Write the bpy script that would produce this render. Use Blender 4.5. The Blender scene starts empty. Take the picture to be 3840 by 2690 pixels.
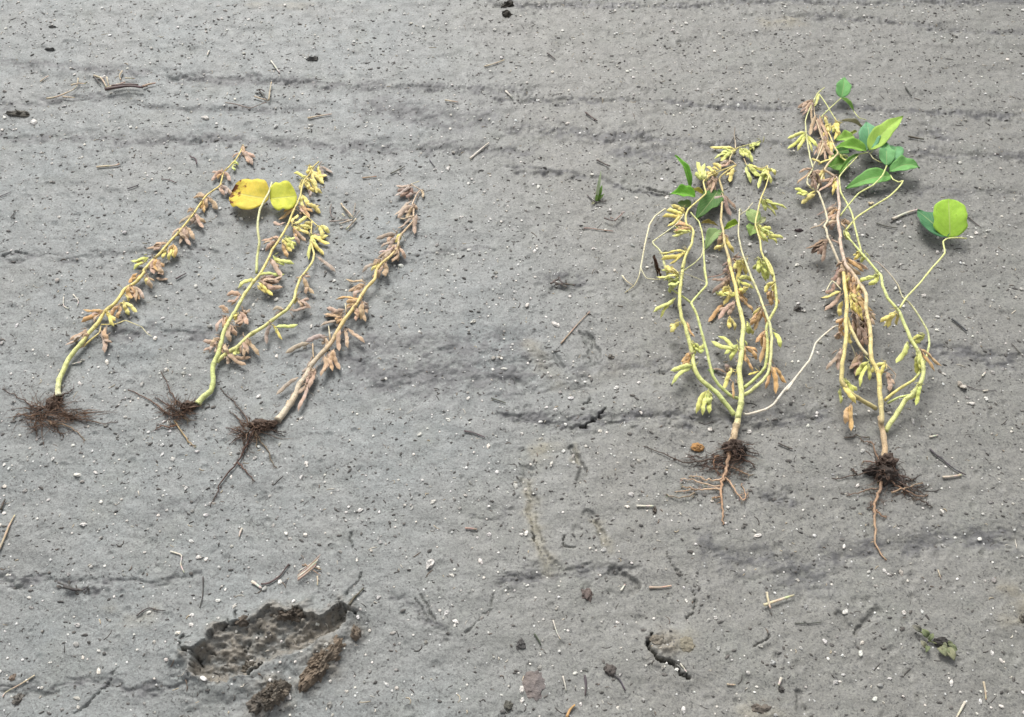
import bpy, math, random
import numpy as np
from mathutils import Vector, Matrix
from bisect import bisect_right

random.seed(7)
rng = np.random.default_rng(11)
scene = bpy.context.scene
COL = scene.collection

# ------------------------------------------------------------------ camera, sky, sun, exposure
CAM_H, PITCH = 1.5, math.radians(54.0)
TAN_V = math.tan(math.radians(21.0)); TAN_H = TAN_V * 1024.0 / 717.0
cd = bpy.data.cameras.new('camera'); cam = bpy.data.objects.new('camera', cd); COL.objects.link(cam)
cam.location = (0, 0, CAM_H); cam.rotation_euler = (math.pi/2 - PITCH, 0, 0)
cd.sensor_fit = 'HORIZONTAL'; cd.angle_x = 2 * math.atan(TAN_H); cd.clip_start = 0.05; cd.clip_end = 2000
scene.camera = cam

SUN_EL, SUN_ROT = math.radians(49), math.radians(-14)   # rotation measured from +Y (far side), a bit to the left
world = bpy.data.worlds.new('World'); scene.world = world; world.use_nodes = True
wn = world.node_tree; wn.nodes.clear()
sky = wn.nodes.new('ShaderNodeTexSky'); sky.sky_type = 'NISHITA'; sky.sun_disc = False
sky.sun_elevation = SUN_EL; sky.sun_rotation = SUN_ROT; sky.air_density = 1.0; sky.dust_density = 4.0
hs = wn.nodes.new('ShaderNodeHueSaturation'); hs.inputs['Saturation'].default_value = 0.15
bg = wn.nodes.new('ShaderNodeBackground'); bg.inputs['Strength'].default_value = 0.09
wo = wn.nodes.new('ShaderNodeOutputWorld')
wn.links.new(sky.outputs['Color'], hs.inputs['Color']); wn.links.new(hs.outputs['Color'], bg.inputs['Color'])
wn.links.new(bg.outputs['Background'], wo.inputs['Surface'])
sd = bpy.data.lights.new('sun', 'SUN'); sun = bpy.data.objects.new('sun', sd); COL.objects.link(sun)
sd.energy = 1.5; sd.angle = math.radians(26); sd.color = (1.0, 0.98, 0.94)
sdir = Vector((math.sin(SUN_ROT)*math.cos(SUN_EL), math.cos(SUN_ROT)*math.cos(SUN_EL), math.sin(SUN_EL)))
sun.rotation_euler = (-sdir).to_track_quat('-Z', 'Y').to_euler()
scene.view_settings.view_transform = 'Standard'; scene.view_settings.look = 'None'
scene.view_settings.gamma = 1.0; scene.view_settings.use_curve_mapping = False
scene.view_settings.exposure = 1.1

# ------------------------------------------------------------------ photo readings -> places on the ground
CROP = {'V': (0, 0, .59792), 'L1': (0, 480, 2.68), 'L2': (800, 500, 2.551), 'L3': (0, 1000, 2.2975), 'L4': (600, 1000, 1.786),
        'R1': (2300, 450, 2.68), 'R2': (2350, 950, 2.474), 'R3': (2900, 250, 2.2975), 'R4': (2950, 850, 2.01), 'R5': (2350, 1500, 1.64),
        'T1': (0, 0, 1.1958), 'T2': (1900, 0, 1.1835), 'B1': (500, 2000, 2.087), 'B2': (2300, 2000, 1.491), 'B3': (0, 1800, 1.807),
        'B4': (1500, 1500, 1.351), 'R6': (1850, 1050, 2.68), 'R7': (3300, 1200, 2.296), 'R8': (1900, 500, 2.4733), 'L6': (1150, 900, 2.01),
        'R9': (3000, 550, 4.02), 'R10': (3050, 980, 4.596)}
def S(crop, pts):
    ox, oy, s = CROP[crop]
    return [(ox + x / s, oy + y / s) for x, y in pts]
SP, CP = math.sin(PITCH), math.cos(PITCH)
def ray(sx, sy):
    u = (sx / 3840.0 - .5) * 2 * TAN_H; v = (.5 - sy / 2690.0) * 2 * TAN_V
    return Vector((u, CP + v * SP, -SP + v * CP))
def flat(sx, sy, z=0.0):
    d = ray(sx, sy); t = (z - CAM_H) / d.z
    return Vector((d.x * t, d.y * t, z))
def px_size(p):                                            # metres per source pixel at a place
    return (p - cam.location).dot(Vector((0, CP, -SP))) * 2 * TAN_H / 3840.0

# ------------------------------------------------------------------ noise
def hash2(ix, iy, seed):
    h = (ix.astype(np.int64) * 374761393 + iy.astype(np.int64) * 668265263 + seed * 982451653) & 0xffffffff
    h = ((h ^ (h >> 13)) * 1274126177) & 0xffffffff
    return ((h ^ (h >> 16)) & 0xffff) / 65535.0
def vnoise(x, y, seed):
    ix = np.floor(x); iy = np.floor(y); fx = x - ix; fy = y - iy
    fx = fx*fx*fx*(fx*(fx*6-15)+10); fy = fy*fy*fy*(fy*(fy*6-15)+10)
    a = hash2(ix, iy, seed); b = hash2(ix+1, iy, seed); c = hash2(ix, iy+1, seed); d = hash2(ix+1, iy+1, seed)
    return (a + (b-a)*fx) * (1-fy) + (c + (d-c)*fx) * fy
def fbm(x, y, seed, octv=3):
    t = 0; a = 1.0; n = 0
    for o in range(octv):
        t = t + a * (vnoise(x * 2**o + 17.3*o, y * 2**o - 9.1*o, seed + o) - .5); n += a; a *= .5
    return t / n * 2                                         # about -1..1
def sstep(a, b, x):
    t = np.clip((x - a) / (b - a), 0, 1); return t*t*(3-2*t)
def seg_dist(X, Y, poly, closed=False):
    best = np.full(X.shape, 1e9)
    n = len(poly)
    for i in range(n if closed else n - 1):
        x0, y0 = poly[i]; x1, y1 = poly[(i+1) % n]
        dx, dy = x1-x0, y1-y0; l2 = dx*dx+dy*dy + 1e-12
        t = np.clip(((X-x0)*dx + (Y-y0)*dy)/l2, 0, 1)
        best = np.minimum(best, (X-x0-t*dx)**2 + (Y-y0-t*dy)**2)
    return np.sqrt(best)
def inside(X, Y, poly):
    r = np.zeros(X.shape, bool); n = len(poly); j = n-1
    for i in range(n):
        xi, yi = poly[i]; xj, yj = poly[j]
        r ^= ((yi > Y) != (yj > Y)) & (X < (xj-xi)*(Y-yi)/(yj-yi+1e-12)+xi); j = i
    return r
def G(crop, pts): return [tuple(flat(x, y)[:2]) for x, y in S(crop, pts)]

# ------------------------------------------------------------------ the ground sheet
def axis(lo, hi, step):
    n = int((hi-lo)/step); return list(np.linspace(lo, hi, n+1))
def stretch(start, sign):
    out = []; s = .02; p = start
    while abs(p) < 400: p += sign*s; s *= 1.5; out.append(p)
    return out
ys = axis(.34, .95, .0017)[:-1] + axis(.95, 1.6, .0025)[:-1] + axis(1.6, 2.7, .0042)
xs = axis(-1.3, 1.3, .0022)
xs = stretch(-1.3, -1)[::-1] + xs + stretch(1.3, 1)
ys = stretch(.34, -1)[::-1] + ys + stretch(2.7, 1)
xs = np.array(xs); ys = np.array(ys); NX, NY = len(xs), len(ys)
X, Y = np.meshgrid(xs, ys)
core = (X > -1.6) & (X < 1.6) & (Y > .2) & (Y < 3.2)

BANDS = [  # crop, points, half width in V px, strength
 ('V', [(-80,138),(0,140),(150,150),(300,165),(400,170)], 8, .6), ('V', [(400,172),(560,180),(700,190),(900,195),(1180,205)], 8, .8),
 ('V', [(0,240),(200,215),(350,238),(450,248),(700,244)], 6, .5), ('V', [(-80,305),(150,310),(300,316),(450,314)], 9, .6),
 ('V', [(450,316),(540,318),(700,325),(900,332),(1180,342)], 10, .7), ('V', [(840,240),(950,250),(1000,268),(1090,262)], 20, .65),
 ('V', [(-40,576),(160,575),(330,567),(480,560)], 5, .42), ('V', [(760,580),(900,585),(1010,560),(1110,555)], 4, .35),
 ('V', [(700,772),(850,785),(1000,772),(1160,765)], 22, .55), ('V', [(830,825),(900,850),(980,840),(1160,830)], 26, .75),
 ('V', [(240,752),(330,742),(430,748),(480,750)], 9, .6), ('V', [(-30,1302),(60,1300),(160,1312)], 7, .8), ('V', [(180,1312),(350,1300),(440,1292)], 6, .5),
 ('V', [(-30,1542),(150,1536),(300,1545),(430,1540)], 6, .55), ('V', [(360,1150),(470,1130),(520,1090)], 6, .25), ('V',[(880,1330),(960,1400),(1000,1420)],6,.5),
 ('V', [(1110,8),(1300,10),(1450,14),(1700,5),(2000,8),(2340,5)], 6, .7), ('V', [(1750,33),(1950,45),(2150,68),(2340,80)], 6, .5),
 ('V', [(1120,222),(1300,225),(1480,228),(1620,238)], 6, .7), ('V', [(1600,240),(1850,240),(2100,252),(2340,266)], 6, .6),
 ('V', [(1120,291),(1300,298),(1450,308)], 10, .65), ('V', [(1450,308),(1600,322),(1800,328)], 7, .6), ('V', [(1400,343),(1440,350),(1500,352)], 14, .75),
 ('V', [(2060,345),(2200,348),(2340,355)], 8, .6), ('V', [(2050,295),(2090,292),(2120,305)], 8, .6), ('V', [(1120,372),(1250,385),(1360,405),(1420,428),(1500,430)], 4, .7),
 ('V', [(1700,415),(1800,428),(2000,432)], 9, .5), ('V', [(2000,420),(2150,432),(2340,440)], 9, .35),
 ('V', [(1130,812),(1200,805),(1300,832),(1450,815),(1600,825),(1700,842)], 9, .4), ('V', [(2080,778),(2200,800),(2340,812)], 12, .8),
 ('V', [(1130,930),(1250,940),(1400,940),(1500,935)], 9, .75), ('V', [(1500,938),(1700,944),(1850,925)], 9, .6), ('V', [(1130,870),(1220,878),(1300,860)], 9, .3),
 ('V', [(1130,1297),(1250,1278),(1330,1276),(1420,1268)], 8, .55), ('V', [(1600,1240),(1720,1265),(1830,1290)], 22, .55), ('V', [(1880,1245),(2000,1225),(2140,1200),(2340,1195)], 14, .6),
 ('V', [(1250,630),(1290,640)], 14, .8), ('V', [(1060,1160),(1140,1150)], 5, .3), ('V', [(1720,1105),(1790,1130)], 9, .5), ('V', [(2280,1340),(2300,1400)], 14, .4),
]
STAIN = [('V', [(1250,1005),(1200,1020),(1178,1070),(1190,1120),(1205,1170),(1212,1240),(1240,1270)], 12, .9), ('V', [(1195,770),(1230,830),(1250,860)], 16, .6),
 ('V', [(1290,1000),(1305,1040)], 6, .7), ('V', [(2270,1330),(2296,1340),(2280,1400)], 22, 1.0), ('V', [(1720,55),(1790,45)], 14, .8), ('V', [(1380,830),(1290,870)], 16, .4),
 ('V', [(250,1370),(340,1380)], 16, .5), ('V', [(1340,1175),(1370,1220)], 9, .7), ('V', [(1510,1440),(1540,1430)], 20, .6),('V', [(1690,1590),(1740,1600)], 20, .6), ('V',[(560,10),(700,15)],10,.5)]
CRACKS = [ # crop, points, half width m, depth m
 ('R6', [(885,1468),(940,1460),(985,1425),(1050,1370),(1090,1340),(1125,1300)], .0042, .016), ('R6', [(885,1240),(930,1230),(970,1190)], .0028, .006),
 ('B2', [(215,580),(190,615),(205,655),(240,690),(310,718),(345,745),(370,790),(410,800)], .0040, .018), ('B2', [(310,718),(360,722),(400,770)], .0022, .006),
 ('B2', [(305,110),(330,190),(380,230),(405,290)], .0022, .003), ('B2', [(440,330),(460,390),(435,440),(415,480)], .0022, .004), ('B2', [(780,628),(850,608),(870,570)], .0022, .006),
 ('B1', [(385,820),(440,812)], .0025, .008), ('B1', [(385,850),(395,905),(440,945),(490,985),(520,1030)], .003, .012), ('B1', [(690,760),(725,680)], .0024, .009),
 ('B1', [(530,880),(545,935),(620,940)], .0024, .008), ('B1', [(800,690),(805,610)], .0022, .008), ('B1', [(1640,560),(1690,630),(1740,660)], .0036, .014),
 ('B1', [(480,1100),(560,1140),(620,1180),(690,1195)], .003, .010), ('B1', [(820,880),(870,895),(900,850)], .0024, .006), ('B1', [(960,770),(1010,710)], .0022, .006),
 ('B1', [(740,1165),(830,1110),(930,1130),(1010,1050),(1130,970),(1250,940)], .0042, .014), ('B1', [(1380,1100),(1390,1040)], .003, .008), ('B4', [(675,680),(690,720)], .003, .008),
 ('B4', [(822,690),(825,740),(870,760)], .0024, .006), ('B4', [(480,1000),(460,1050),(400,1110),(330,1180)], .0022, .003), ('B4', [(100,985),(180,1110),(200,1150)], .003, .004),
 ('B4', [(70,1000),(150,1120)], .003, .003), ('B1', [(1770,310),(1735,380),(1680,470),(1590,560)], .0030, .0035), ('B1', [(1690,0),(1700,120)], .003, .004), ('R8', [(1200,480),(1350,515),(1484,545)], .0022, .006),
 ('R6',[(880,540),(940,600),(975,680),(990,780),(985,860)],.012,.003), ('R6',[(960,560),(1010,650),(1045,720),(1060,800)],.013,.004), ('B4',[(860,240),(900,300),(925,350),(905,400)],.015,.004),
 ('B4',[(640,350),(625,420),(680,520),(680,620),(720,760),(770,850)],.02,.003), ('B4',[(1080,870),(1150,900),(1190,950)],.018,.005), ('R6',[(630,740),(660,820),(700,880)],.012,.003), ('B2',[(1360,560),(1420,490),(1470,430)],.012,.004), ('B2',[(1270,450),(1330,530)],.012,.003), ('B2',[(1030,890),(1050,1000)],.012,.003), ('B4',[(960,570),(1000,640),(1040,720)],.016,.003), ('L1',[(0,1280),(150,1245),(300,1270)], .003, .006), ('B3',[(500,1590),(620,1500),(720,1400),(800,1290)],.003,.004)]
FAR = G('B1', [(440,960),(530,885),(570,800),(640,775),(690,735),(800,705),(900,690),(1000,640),(1080,580),(1200,605),(1330,595),(1400,655),(1500,640),(1620,560),(1690,620)])
NEAR = G('B1', [(440,960),(470,1090),(610,1180),(740,1155),(800,1125),(870,1130),(980,1050),(1130,965),(1250,930),(1400,890),(1480,825),(1600,770),(1690,620)])
HOLE = FAR + NEAR[::-1][1:-1]

def vpx(p): return px_size(Vector((p[0], p[1], 0))) / .59792
band_dark = np.zeros(X.shape); tan_ = np.zeros(X.shape); brown = np.zeros(X.shape); Z = np.zeros(X.shape)
xc, yc = X[core], Y[core]
lump = fbm(xc*7, yc*14, 3, 3); fine = fbm(xc*70, yc*80, 21, 3); mid = fbm(xc*24, yc*36, 31, 3); mid2 = fbm(xc*30, yc*55, 61, 3); grn = fbm(xc*190, yc*240, 65, 2)
z = .004*lump + .0013*mid + .0008*fine
bdark = np.zeros(xc.shape)
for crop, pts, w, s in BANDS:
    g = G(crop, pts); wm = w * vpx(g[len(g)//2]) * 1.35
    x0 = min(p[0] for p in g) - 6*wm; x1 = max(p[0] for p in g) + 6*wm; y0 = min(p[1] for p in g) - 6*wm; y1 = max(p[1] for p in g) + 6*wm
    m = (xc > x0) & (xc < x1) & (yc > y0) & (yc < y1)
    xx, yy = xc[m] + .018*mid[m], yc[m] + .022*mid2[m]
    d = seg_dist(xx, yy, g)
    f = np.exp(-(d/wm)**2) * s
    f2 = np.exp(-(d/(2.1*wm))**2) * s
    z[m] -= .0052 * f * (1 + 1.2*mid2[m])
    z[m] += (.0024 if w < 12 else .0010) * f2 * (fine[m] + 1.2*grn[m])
    bdark[m] = np.maximum(bdark[m], np.clip(f*.85 + f2*(.48 + 1.1*mid[m] + 1.5*fine[m] + 1.1*grn[m]) - .08, 0, 1.))  # darker soil colour along the bands, broken up by noise
tn = np.zeros(xc.shape)
for crop, pts, w, s in STAIN:
    g = G(crop, pts); wm = w * vpx(g[0]) * 1.3
    d = seg_dist(xc + .02*mid, yc + .02*mid2, g)
    f = np.exp(-(d/wm)**2) * s
    tn = np.maximum(tn, f * np.clip(.65 + mid, 0, 1)); z += .0015*f
# old shallow ripples from rain and run-off
z += .0008 * np.sin((yc + .03*lump + .05*xc) * 58 + 3*mid) * sstep(1.15, 1.9, yc)
# hoof-print like hole with torn rim
wx, wy = .009*mid + .007*fine + .003*grn, .008*mid2 + .006*fine + .003*grn
ins = inside(xc + wx, yc + wy, HOLE)
hb = (xc > -.95) & (xc < .0) & (yc > .3) & (yc < .95)
dF = np.full(xc.shape, 9.0); dN = np.full(xc.shape, 9.0)
dF[hb] = seg_dist(xc[hb] + wx[hb], yc[hb] + wy[hb], FAR); dN[hb] = seg_dist(xc[hb] + wx[hb], yc[hb] + wy[hb], NEAR)
t = dF / (dF + dN + 1e-6)
prof = np.where(t < .15, .22*(t/.15)**.7, .22 + .78*((t-.15)/.85)**1.05)
lenf = sstep(0, .055, np.minimum(dF, dN)*1.6 + .008)
rough = fbm(xc*55, yc*65, 77, 4); rough2 = fbm(xc*130, yc*140, 78, 3)
dep = .040*prof*np.clip(lenf+.25, 0, 1)*sstep(-.001, .004, np.minimum(dF, dN)) 
rg = (.5 - np.abs(fbm(xc*42 + 2*mid, yc*60, 79, 3)))
z = np.where(ins, z*.4 - dep*.8 + .007*rough + .0045*rough2 + .006*(rg-.3) + .002*grn, z)
rim = (~ins) & hb
z += np.where(rim, .010*np.exp(-(dF/.016)**2)*(1+.8*rough) + .013*np.exp(-(dN/.03)**2)*(1+.3*mid), 0)
br = np.where(ins, np.clip(.72 + .7*rough + .5*rough2, 0, 1), 0) + np.where(rim, .8*np.exp(-(np.minimum(dF, dN*1.6)/.010)**2)*np.clip(.6+mid, 0, 1), 0)
for (bx, by), rr in [(G('B1', [(1480,1010)])[0], .030), (G('B1', [(1360,1175)])[0], .02), (G('B1', [(1100,1275)])[0], .034), (G('B1', [(1020,1330)])[0], .03), (G('B1', [(1560,900)])[0], .022), (G('B1', [(1740,790)])[0], .016), (G('B2', [(300,610)])[0], .02), (G('B2', [(250,640)])[0], .014)]:
    q = np.hypot(xc-bx + .012*mid, yc-by + .012*mid2)/rr
    g_ = np.exp(-q**2); br = np.maximum(br, g_*np.clip(.75 + .6*rough + .5*fine, 0, 1)); z += (.009 if rr > .021 else .004)*g_*(1 + .9*rough) + .004*g_*rough2
ck = np.zeros(xc.shape)
for crop, pts, w, dpt in CRACKS:
    g = G(crop, pts)
    x0 = min(p[0] for p in g)-.05; x1 = max(p[0] for p in g)+.05; y0 = min(p[1] for p in g)-.05; y1 = max(p[1] for p in g)+.05
    m = (xc > x0) & (xc < x1) & (yc > y0) & (yc < y1)
    d = seg_dist(xc[m] + .005*fine[m] + .006*mid[m], yc[m] + .005*mid2[m] + .004*grn[m], g)
    ww = w*.5*(.45 + .9*np.clip(mid2[m]+.5, 0, 1))
    f = np.exp(-(d/ww)**4)
    z[m] -= dpt*1.6*f; z[m] += .06*dpt*np.exp(-((d-2.6*w)/(1.6*w))**2)
# pits and little craters from rain drops
for k in range(900):
    cx, cy, r = random.uniform(-1.3, 1.3), random.uniform(.36, 2.6), random.uniform(.004, .010)
    i0, i1 = np.searchsorted(ys, [cy-2*r, cy+2*r]); j0, j1 = np.searchsorted(xs, [cx-2*r, cx+2*r])
    dd = np.hypot(X[i0:i1, j0:j1]-cx, Y[i0:i1, j0:j1]-cy)/r
    Z[i0:i1, j0:j1] += -.0022*np.exp(-dd**2) + .0008*np.exp(-((dd-1.2)/.35)**2)
fade = sstep(1.6, 1.35, np.abs(xc)) * sstep(.2, .33, yc) * sstep(3.2, 2.75, yc)
Z[core] += z * fade
Z[~core] += 0
band_dark[core] = bdark; tan_[core] = tn; brown[core] = np.clip(br, 0, 1)
tint = np.clip(.5 + 2.6*(X+.0) + .75*fbm(X*1.4, Y*1.8, 91, 3), 0, 1)

def gz(x, y):
    i = min(max(bisect_right(YL, y)-1, 0), NY-2); j = min(max(bisect_right(XL, x)-1, 0), NX-2)
    fy = (y-YL[i])/(YL[i+1]-YL[i]); fx = (x-XL[j])/(XL[j+1]-XL[j])
    return float((Z[i, j]*(1-fx)+Z[i, j+1]*fx)*(1-fy) + (Z[i+1, j]*(1-fx)+Z[i+1, j+1]*fx)*fy)
XL, YL = list(xs), list(ys)
def at(sx, sy, h=0.0):                                    # the place h above the soil that the photo shows at this pixel
    z = h; p = flat(sx, sy, z)
    for _ in range(4):
        z = gz(p.x, p.y) + h; p = flat(sx, sy, z)
    return p

gm = bpy.data.meshes.new('ground')
gm.vertices.add(NX*NY)
gm.vertices.foreach_set('co', np.stack([X, Y, Z], -1).astype(np.float32).ravel())
a = (np.arange(NY-1)[:, None]*NX + np.arange(NX-1)[None]).ravel()
quads = np.stack([a, a+1, a+NX+1, a+NX], -1).astype(np.int32)
nq = len(quads)
gm.loops.add(nq*4); gm.loops.foreach_set('vertex_index', quads.ravel())
gm.polygons.add(nq); gm.polygons.foreach_set('loop_start', np.arange(0, nq*4, 4, dtype=np.int32))
gm.polygons.foreach_set('use_smooth', np.ones(nq, bool))
gm.update(calc_edges=True)
at_ = gm.color_attributes.new('soil', 'FLOAT_COLOR', 'POINT')
at_.data.foreach_set('color', np.stack([band_dark, brown, tan_, tint], -1).astype(np.float32).ravel())
ground = bpy.data.objects.new('ground', gm); COL.objects.link(ground); ground['kind'] = 'structure'

# ------------------------------------------------------------------ materials
def new_mat(name):
    m = bpy.data.materials.new(name); m.use_nodes = True; nt = m.node_tree; nt.nodes.clear()
    out = nt.nodes.new('ShaderNodeOutputMaterial'); b = nt.nodes.new('ShaderNodeBsdfPrincipled')
    nt.links.new(b.outputs[0], out.inputs['Surface'])
    return m, nt, b, out
class N:                                                   # small node helper
    def __init__(s, nt): s.nt = nt
    def node(s, t, **kw):
        n = s.nt.nodes.new(t)
        for k, v in kw.items(): setattr(n, k, v)
        return n
    def put(s, sock, v):
        if hasattr(v, 'is_output'): s.nt.links.new(v, sock)
        else: sock.default_value = v
    def noise(s, vec, scale, detail=4, rough=.6):
        n = s.node('ShaderNodeTexNoise'); s.put(n.inputs['Vector'], vec); n.inputs['Scale'].default_value = scale
        n.inputs['Detail'].default_value = detail; n.inputs['Roughness'].default_value = rough; return n.outputs['Fac']
    def mapr(s, v, a, b, c=0., d=1.):
        n = s.node('ShaderNodeMapRange'); s.put(n.inputs[0], v)
        for i, q in zip((1, 2, 3, 4), (a, b, c, d)): n.inputs[i].default_value = q
        return n.outputs[0]
    def mix(s, f, a, b, mode='MIX'):
        n = s.node('ShaderNodeMix', data_type='RGBA', blend_type=mode); s.put(n.inputs[0], f); s.put(n.inputs[6], a); s.put(n.inputs[7], b); return n.outputs[2]
    def math(s, op, a, b=0.):
        n = s.node('ShaderNodeMath', operation=op); s.put(n.inputs[0], a); s.put(n.inputs[1], b); return n.outputs[0]
    def bump(s, h, strength, dist, normal=None):
        n = s.node('ShaderNodeBump'); n.inputs['Strength'].default_value = strength; n.inputs['Distance'].default_value = dist
        s.put(n.inputs['Height'], h)
        if normal is not None: s.put(n.inputs['Normal'], normal)
        return n.outputs[0]
def rgb(r, g, b): return (r, g, b, 1.0)

mat_soil, nt, B, _ = new_mat('wet_soil'); n = N(nt)
pos = n.node('ShaderNodeTexCoord').outputs['Object']
at1 = n.node('ShaderNodeAttribute', attribute_name='soil'); sep = n.node('ShaderNodeSeparateColor'); nt.links.new(at1.outputs['Color'], sep.inputs[0])
BAND_DARK, BRN, TAN, TNT = sep.outputs[0], sep.outputs[1], sep.outputs[2], at1.outputs['Alpha']
c = n.mix(TNT, rgb(.224, .244, .240), rgb(.219, .215, .190))
c = n.mix(n.mapr(n.noise(pos, 5, 5), .35, .7), c, n.mix(.5, c, rgb(.232, .224, .205)))
c = n.mix(n.mapr(n.noise(pos, 9, 4), .5, .75, 0, .55), c, rgb(.205, .215, .185))
v1 = n.noise(pos, 75, 6, .7); c = n.mix(n.mapr(v1, .3, .72), n.mix(.5, c, rgb(.10, .10, .10)), c)
v2 = n.noise(pos, 300, 4, .7); c = n.mix(n.mapr(v2, .35, .62, .0, 1.), n.mix(.42, c, rgb(.07, .07, .07)), c)
c = n.mix(n.math('MULTIPLY', BAND_DARK, .85), c, rgb(.078, .077, .080))  # bands and their grooves mixed towards dark grey
brc = n.mix(n.mapr(n.noise(pos, 90, 5), .3, .7), rgb(.150, .133, .108), rgb(.225, .198, .160))
c = n.mix(n.math('MULTIPLY', BRN, .9), c, brc)
c = n.mix(n.math('MULTIPLY', TAN, .5), c, rgb(.27, .235, .155))
dv = n.node('ShaderNodeVectorMath', operation='MULTIPLY_ADD'); nz_ = n.node('ShaderNodeTexNoise'); nz_.inputs['Scale'].default_value = 260; nt.links.new(pos, nz_.inputs['Vector']); nt.links.new(nz_.outputs['Color'], dv.inputs[0]); dv.inputs[1].default_value = (.004, .004, .004); nt.links.new(pos, dv.inputs[2])
vor = n.node('ShaderNodeTexVoronoi'); nt.links.new(dv.outputs[0], vor.inputs['Vector']); vor.inputs['Scale'].default_value = 130
sepv = n.node('ShaderNodeSeparateColor'); nt.links.new(vor.outputs['Color'], sepv.inputs[0])
grain = n.math('MULTIPLY', n.mapr(vor.outputs['Distance'], .16, .26, 1, 0), n.math('GREATER_THAN', sepv.outputs[0], .945))
c = n.mix(n.math('MULTIPLY', grain, .8), c, rgb(.62, .62, .6))
dk1 = n.mapr(n.noise(pos, 230, 3, .55), .555, .62); dk2 = n.mapr(n.noise(pos, 34, 3, .6), .36, .60, .15, 1.)
c = n.mix(n.math('MULTIPLY', n.math('MULTIPLY', dk1, dk2), .8), c, rgb(.045, .044, .042))
dk3 = n.mapr(n.noise(pos, 110, 4, .6), .57, .68); c = n.mix(n.math('MULTIPLY', dk3, .55), c, rgb(.07, .07, .068))
nt.links.new(c, B.inputs['Base Color'])
nt.links.new(n.mapr(n.noise(pos, 30, 4), .3, .7, .42, .68), B.inputs['Roughness'])
B.inputs['Specular IOR Level'].default_value = .45
nb = n.bump(n.noise(pos, 120, 6, .65), .5, .0028)
nb = n.bump(n.noise(pos, 420, 4, .6), .5, .0014, nb)
nb = n.bump(grain, .7, .002, nb)
nt.links.new(nb, B.inputs['Normal'])
gm.materials.append(mat_soil)

def obj_mat(name, use='obj', noise_scale=60, dark=.35, spot=None, spot_thr=(.58, .68), rough=.6, sheen=0., bump=.4, bscale=200, bdist=.001, spec=.4):
    m, nt, B, _ = new_mat(name); n = N(nt)
    if use == 'obj':
        oi = n.node('ShaderNodeObjectInfo'); base = oi.outputs['Color']
        co = n.node('ShaderNodeVectorMath', operation='ADD'); nt.links.new(n.node('ShaderNodeNewGeometry').outputs['Position'], co.inputs[0]); p = co.outputs[0]
    else:
        base = n.node('ShaderNodeAttribute', attribute_name='Col').outputs['Color']; p = n.node('ShaderNodeNewGeometry').outputs['Position']
    c = n.mix(n.mapr(n.noise(p, noise_scale, 5), .3, .7), n.mix(1., base, rgb(1-dark, 1-dark, 1-dark), 'MULTIPLY'), base)
    c = n.mix(n.mapr(n.noise(p, noise_scale*.3, 3), .35, .65, 0, .35), c, n.mix(1., c, rgb(1.2, 1.0, .8), 'MULTIPLY'))
    if spot: c = n.mix(n.mapr(n.noise(p, noise_scale*3.2, 3), *spot_thr, 0, .75), c, spot)
    nt.links.new(c, B.inputs['Base Color']); B.inputs['Roughness'].default_value = rough; B.inputs['Specular IOR Level'].default_value = spec
    if sheen: B.inputs['Sheen Weight'].default_value = sheen; B.inputs['Sheen Roughness'].default_value = .5
    nt.links.new(n.bump(n.noise(p, bscale, 4), bump, bdist), B.inputs['Normal'])
    return m
mat_pod, nt, B, _ = new_mat('pod_skin'); n = N(nt)
oi = n.node('ShaderNodeObjectInfo'); base = oi.outputs['Color']; gp = n.node('ShaderNodeNewGeometry').outputs['Position']
eg = n.node('ShaderNodeSeparateColor'); nt.links.new(n.node('ShaderNodeAttribute', attribute_name='edge').outputs['Color'], eg.inputs[0])
c = n.mix(n.mapr(n.noise(gp, 130, 5, .7), .32, .66), n.mix(1., base, rgb(.72, .66, .60), 'MULTIPLY'), base)
c = n.mix(n.mapr(n.noise(gp, 45, 3), .4, .65, 0, .5), c, n.mix(1., c, rgb(1.08, .97, .82), 'MULTIPLY'))
c = n.mix(n.mapr(n.noise(gp, 380, 3), .65, .74, 0, .6), c, rgb(.16, .095, .055))
c = n.mix(n.math('MULTIPLY', eg.outputs[0], .55), c, n.mix(.45, c, rgb(.66, .57, .42)))
nt.links.new(c, B.inputs['Base Color']); B.inputs['Roughness'].default_value = .62; B.inputs['Specular IOR Level'].default_value = .3
B.inputs['Sheen Weight'].default_value = .25; B.inputs['Sheen Roughness'].default_value = .5
nt.links.new(n.bump(n.noise(gp, 300, 4, .7), .8, .0016), B.inputs['Normal'])
mat_stem = obj_mat('stem_skin', 'col', 85, .20, rgb(.22, .16, .08), (.56, .70), .6, .2, .8, 220, .002)
mat_root = obj_mat('root_fibre', 'col', 140, .5, None, (0, 1), .8, 0, .6, 400, .001)
mat_stone = obj_mat('pale_stone', 'obj', 160, .38, None, (0, 1), .65, 0, .7, 260, .002)
mat_grit = obj_mat('grit', 'col', 160, .35, None, (0, 1), .7, 0, .6, 300, .002)
mat_straw = obj_mat('dry_straw', 'col', 90, .4, rgb(.10, .07, .05), (.62, .75), .6, .1, .5, 300, .0008)
mat_clod = obj_mat('clod_soil', 'obj', 110, .5, None, (0, 1), .8, 0, .9, 160, .004)

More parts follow.
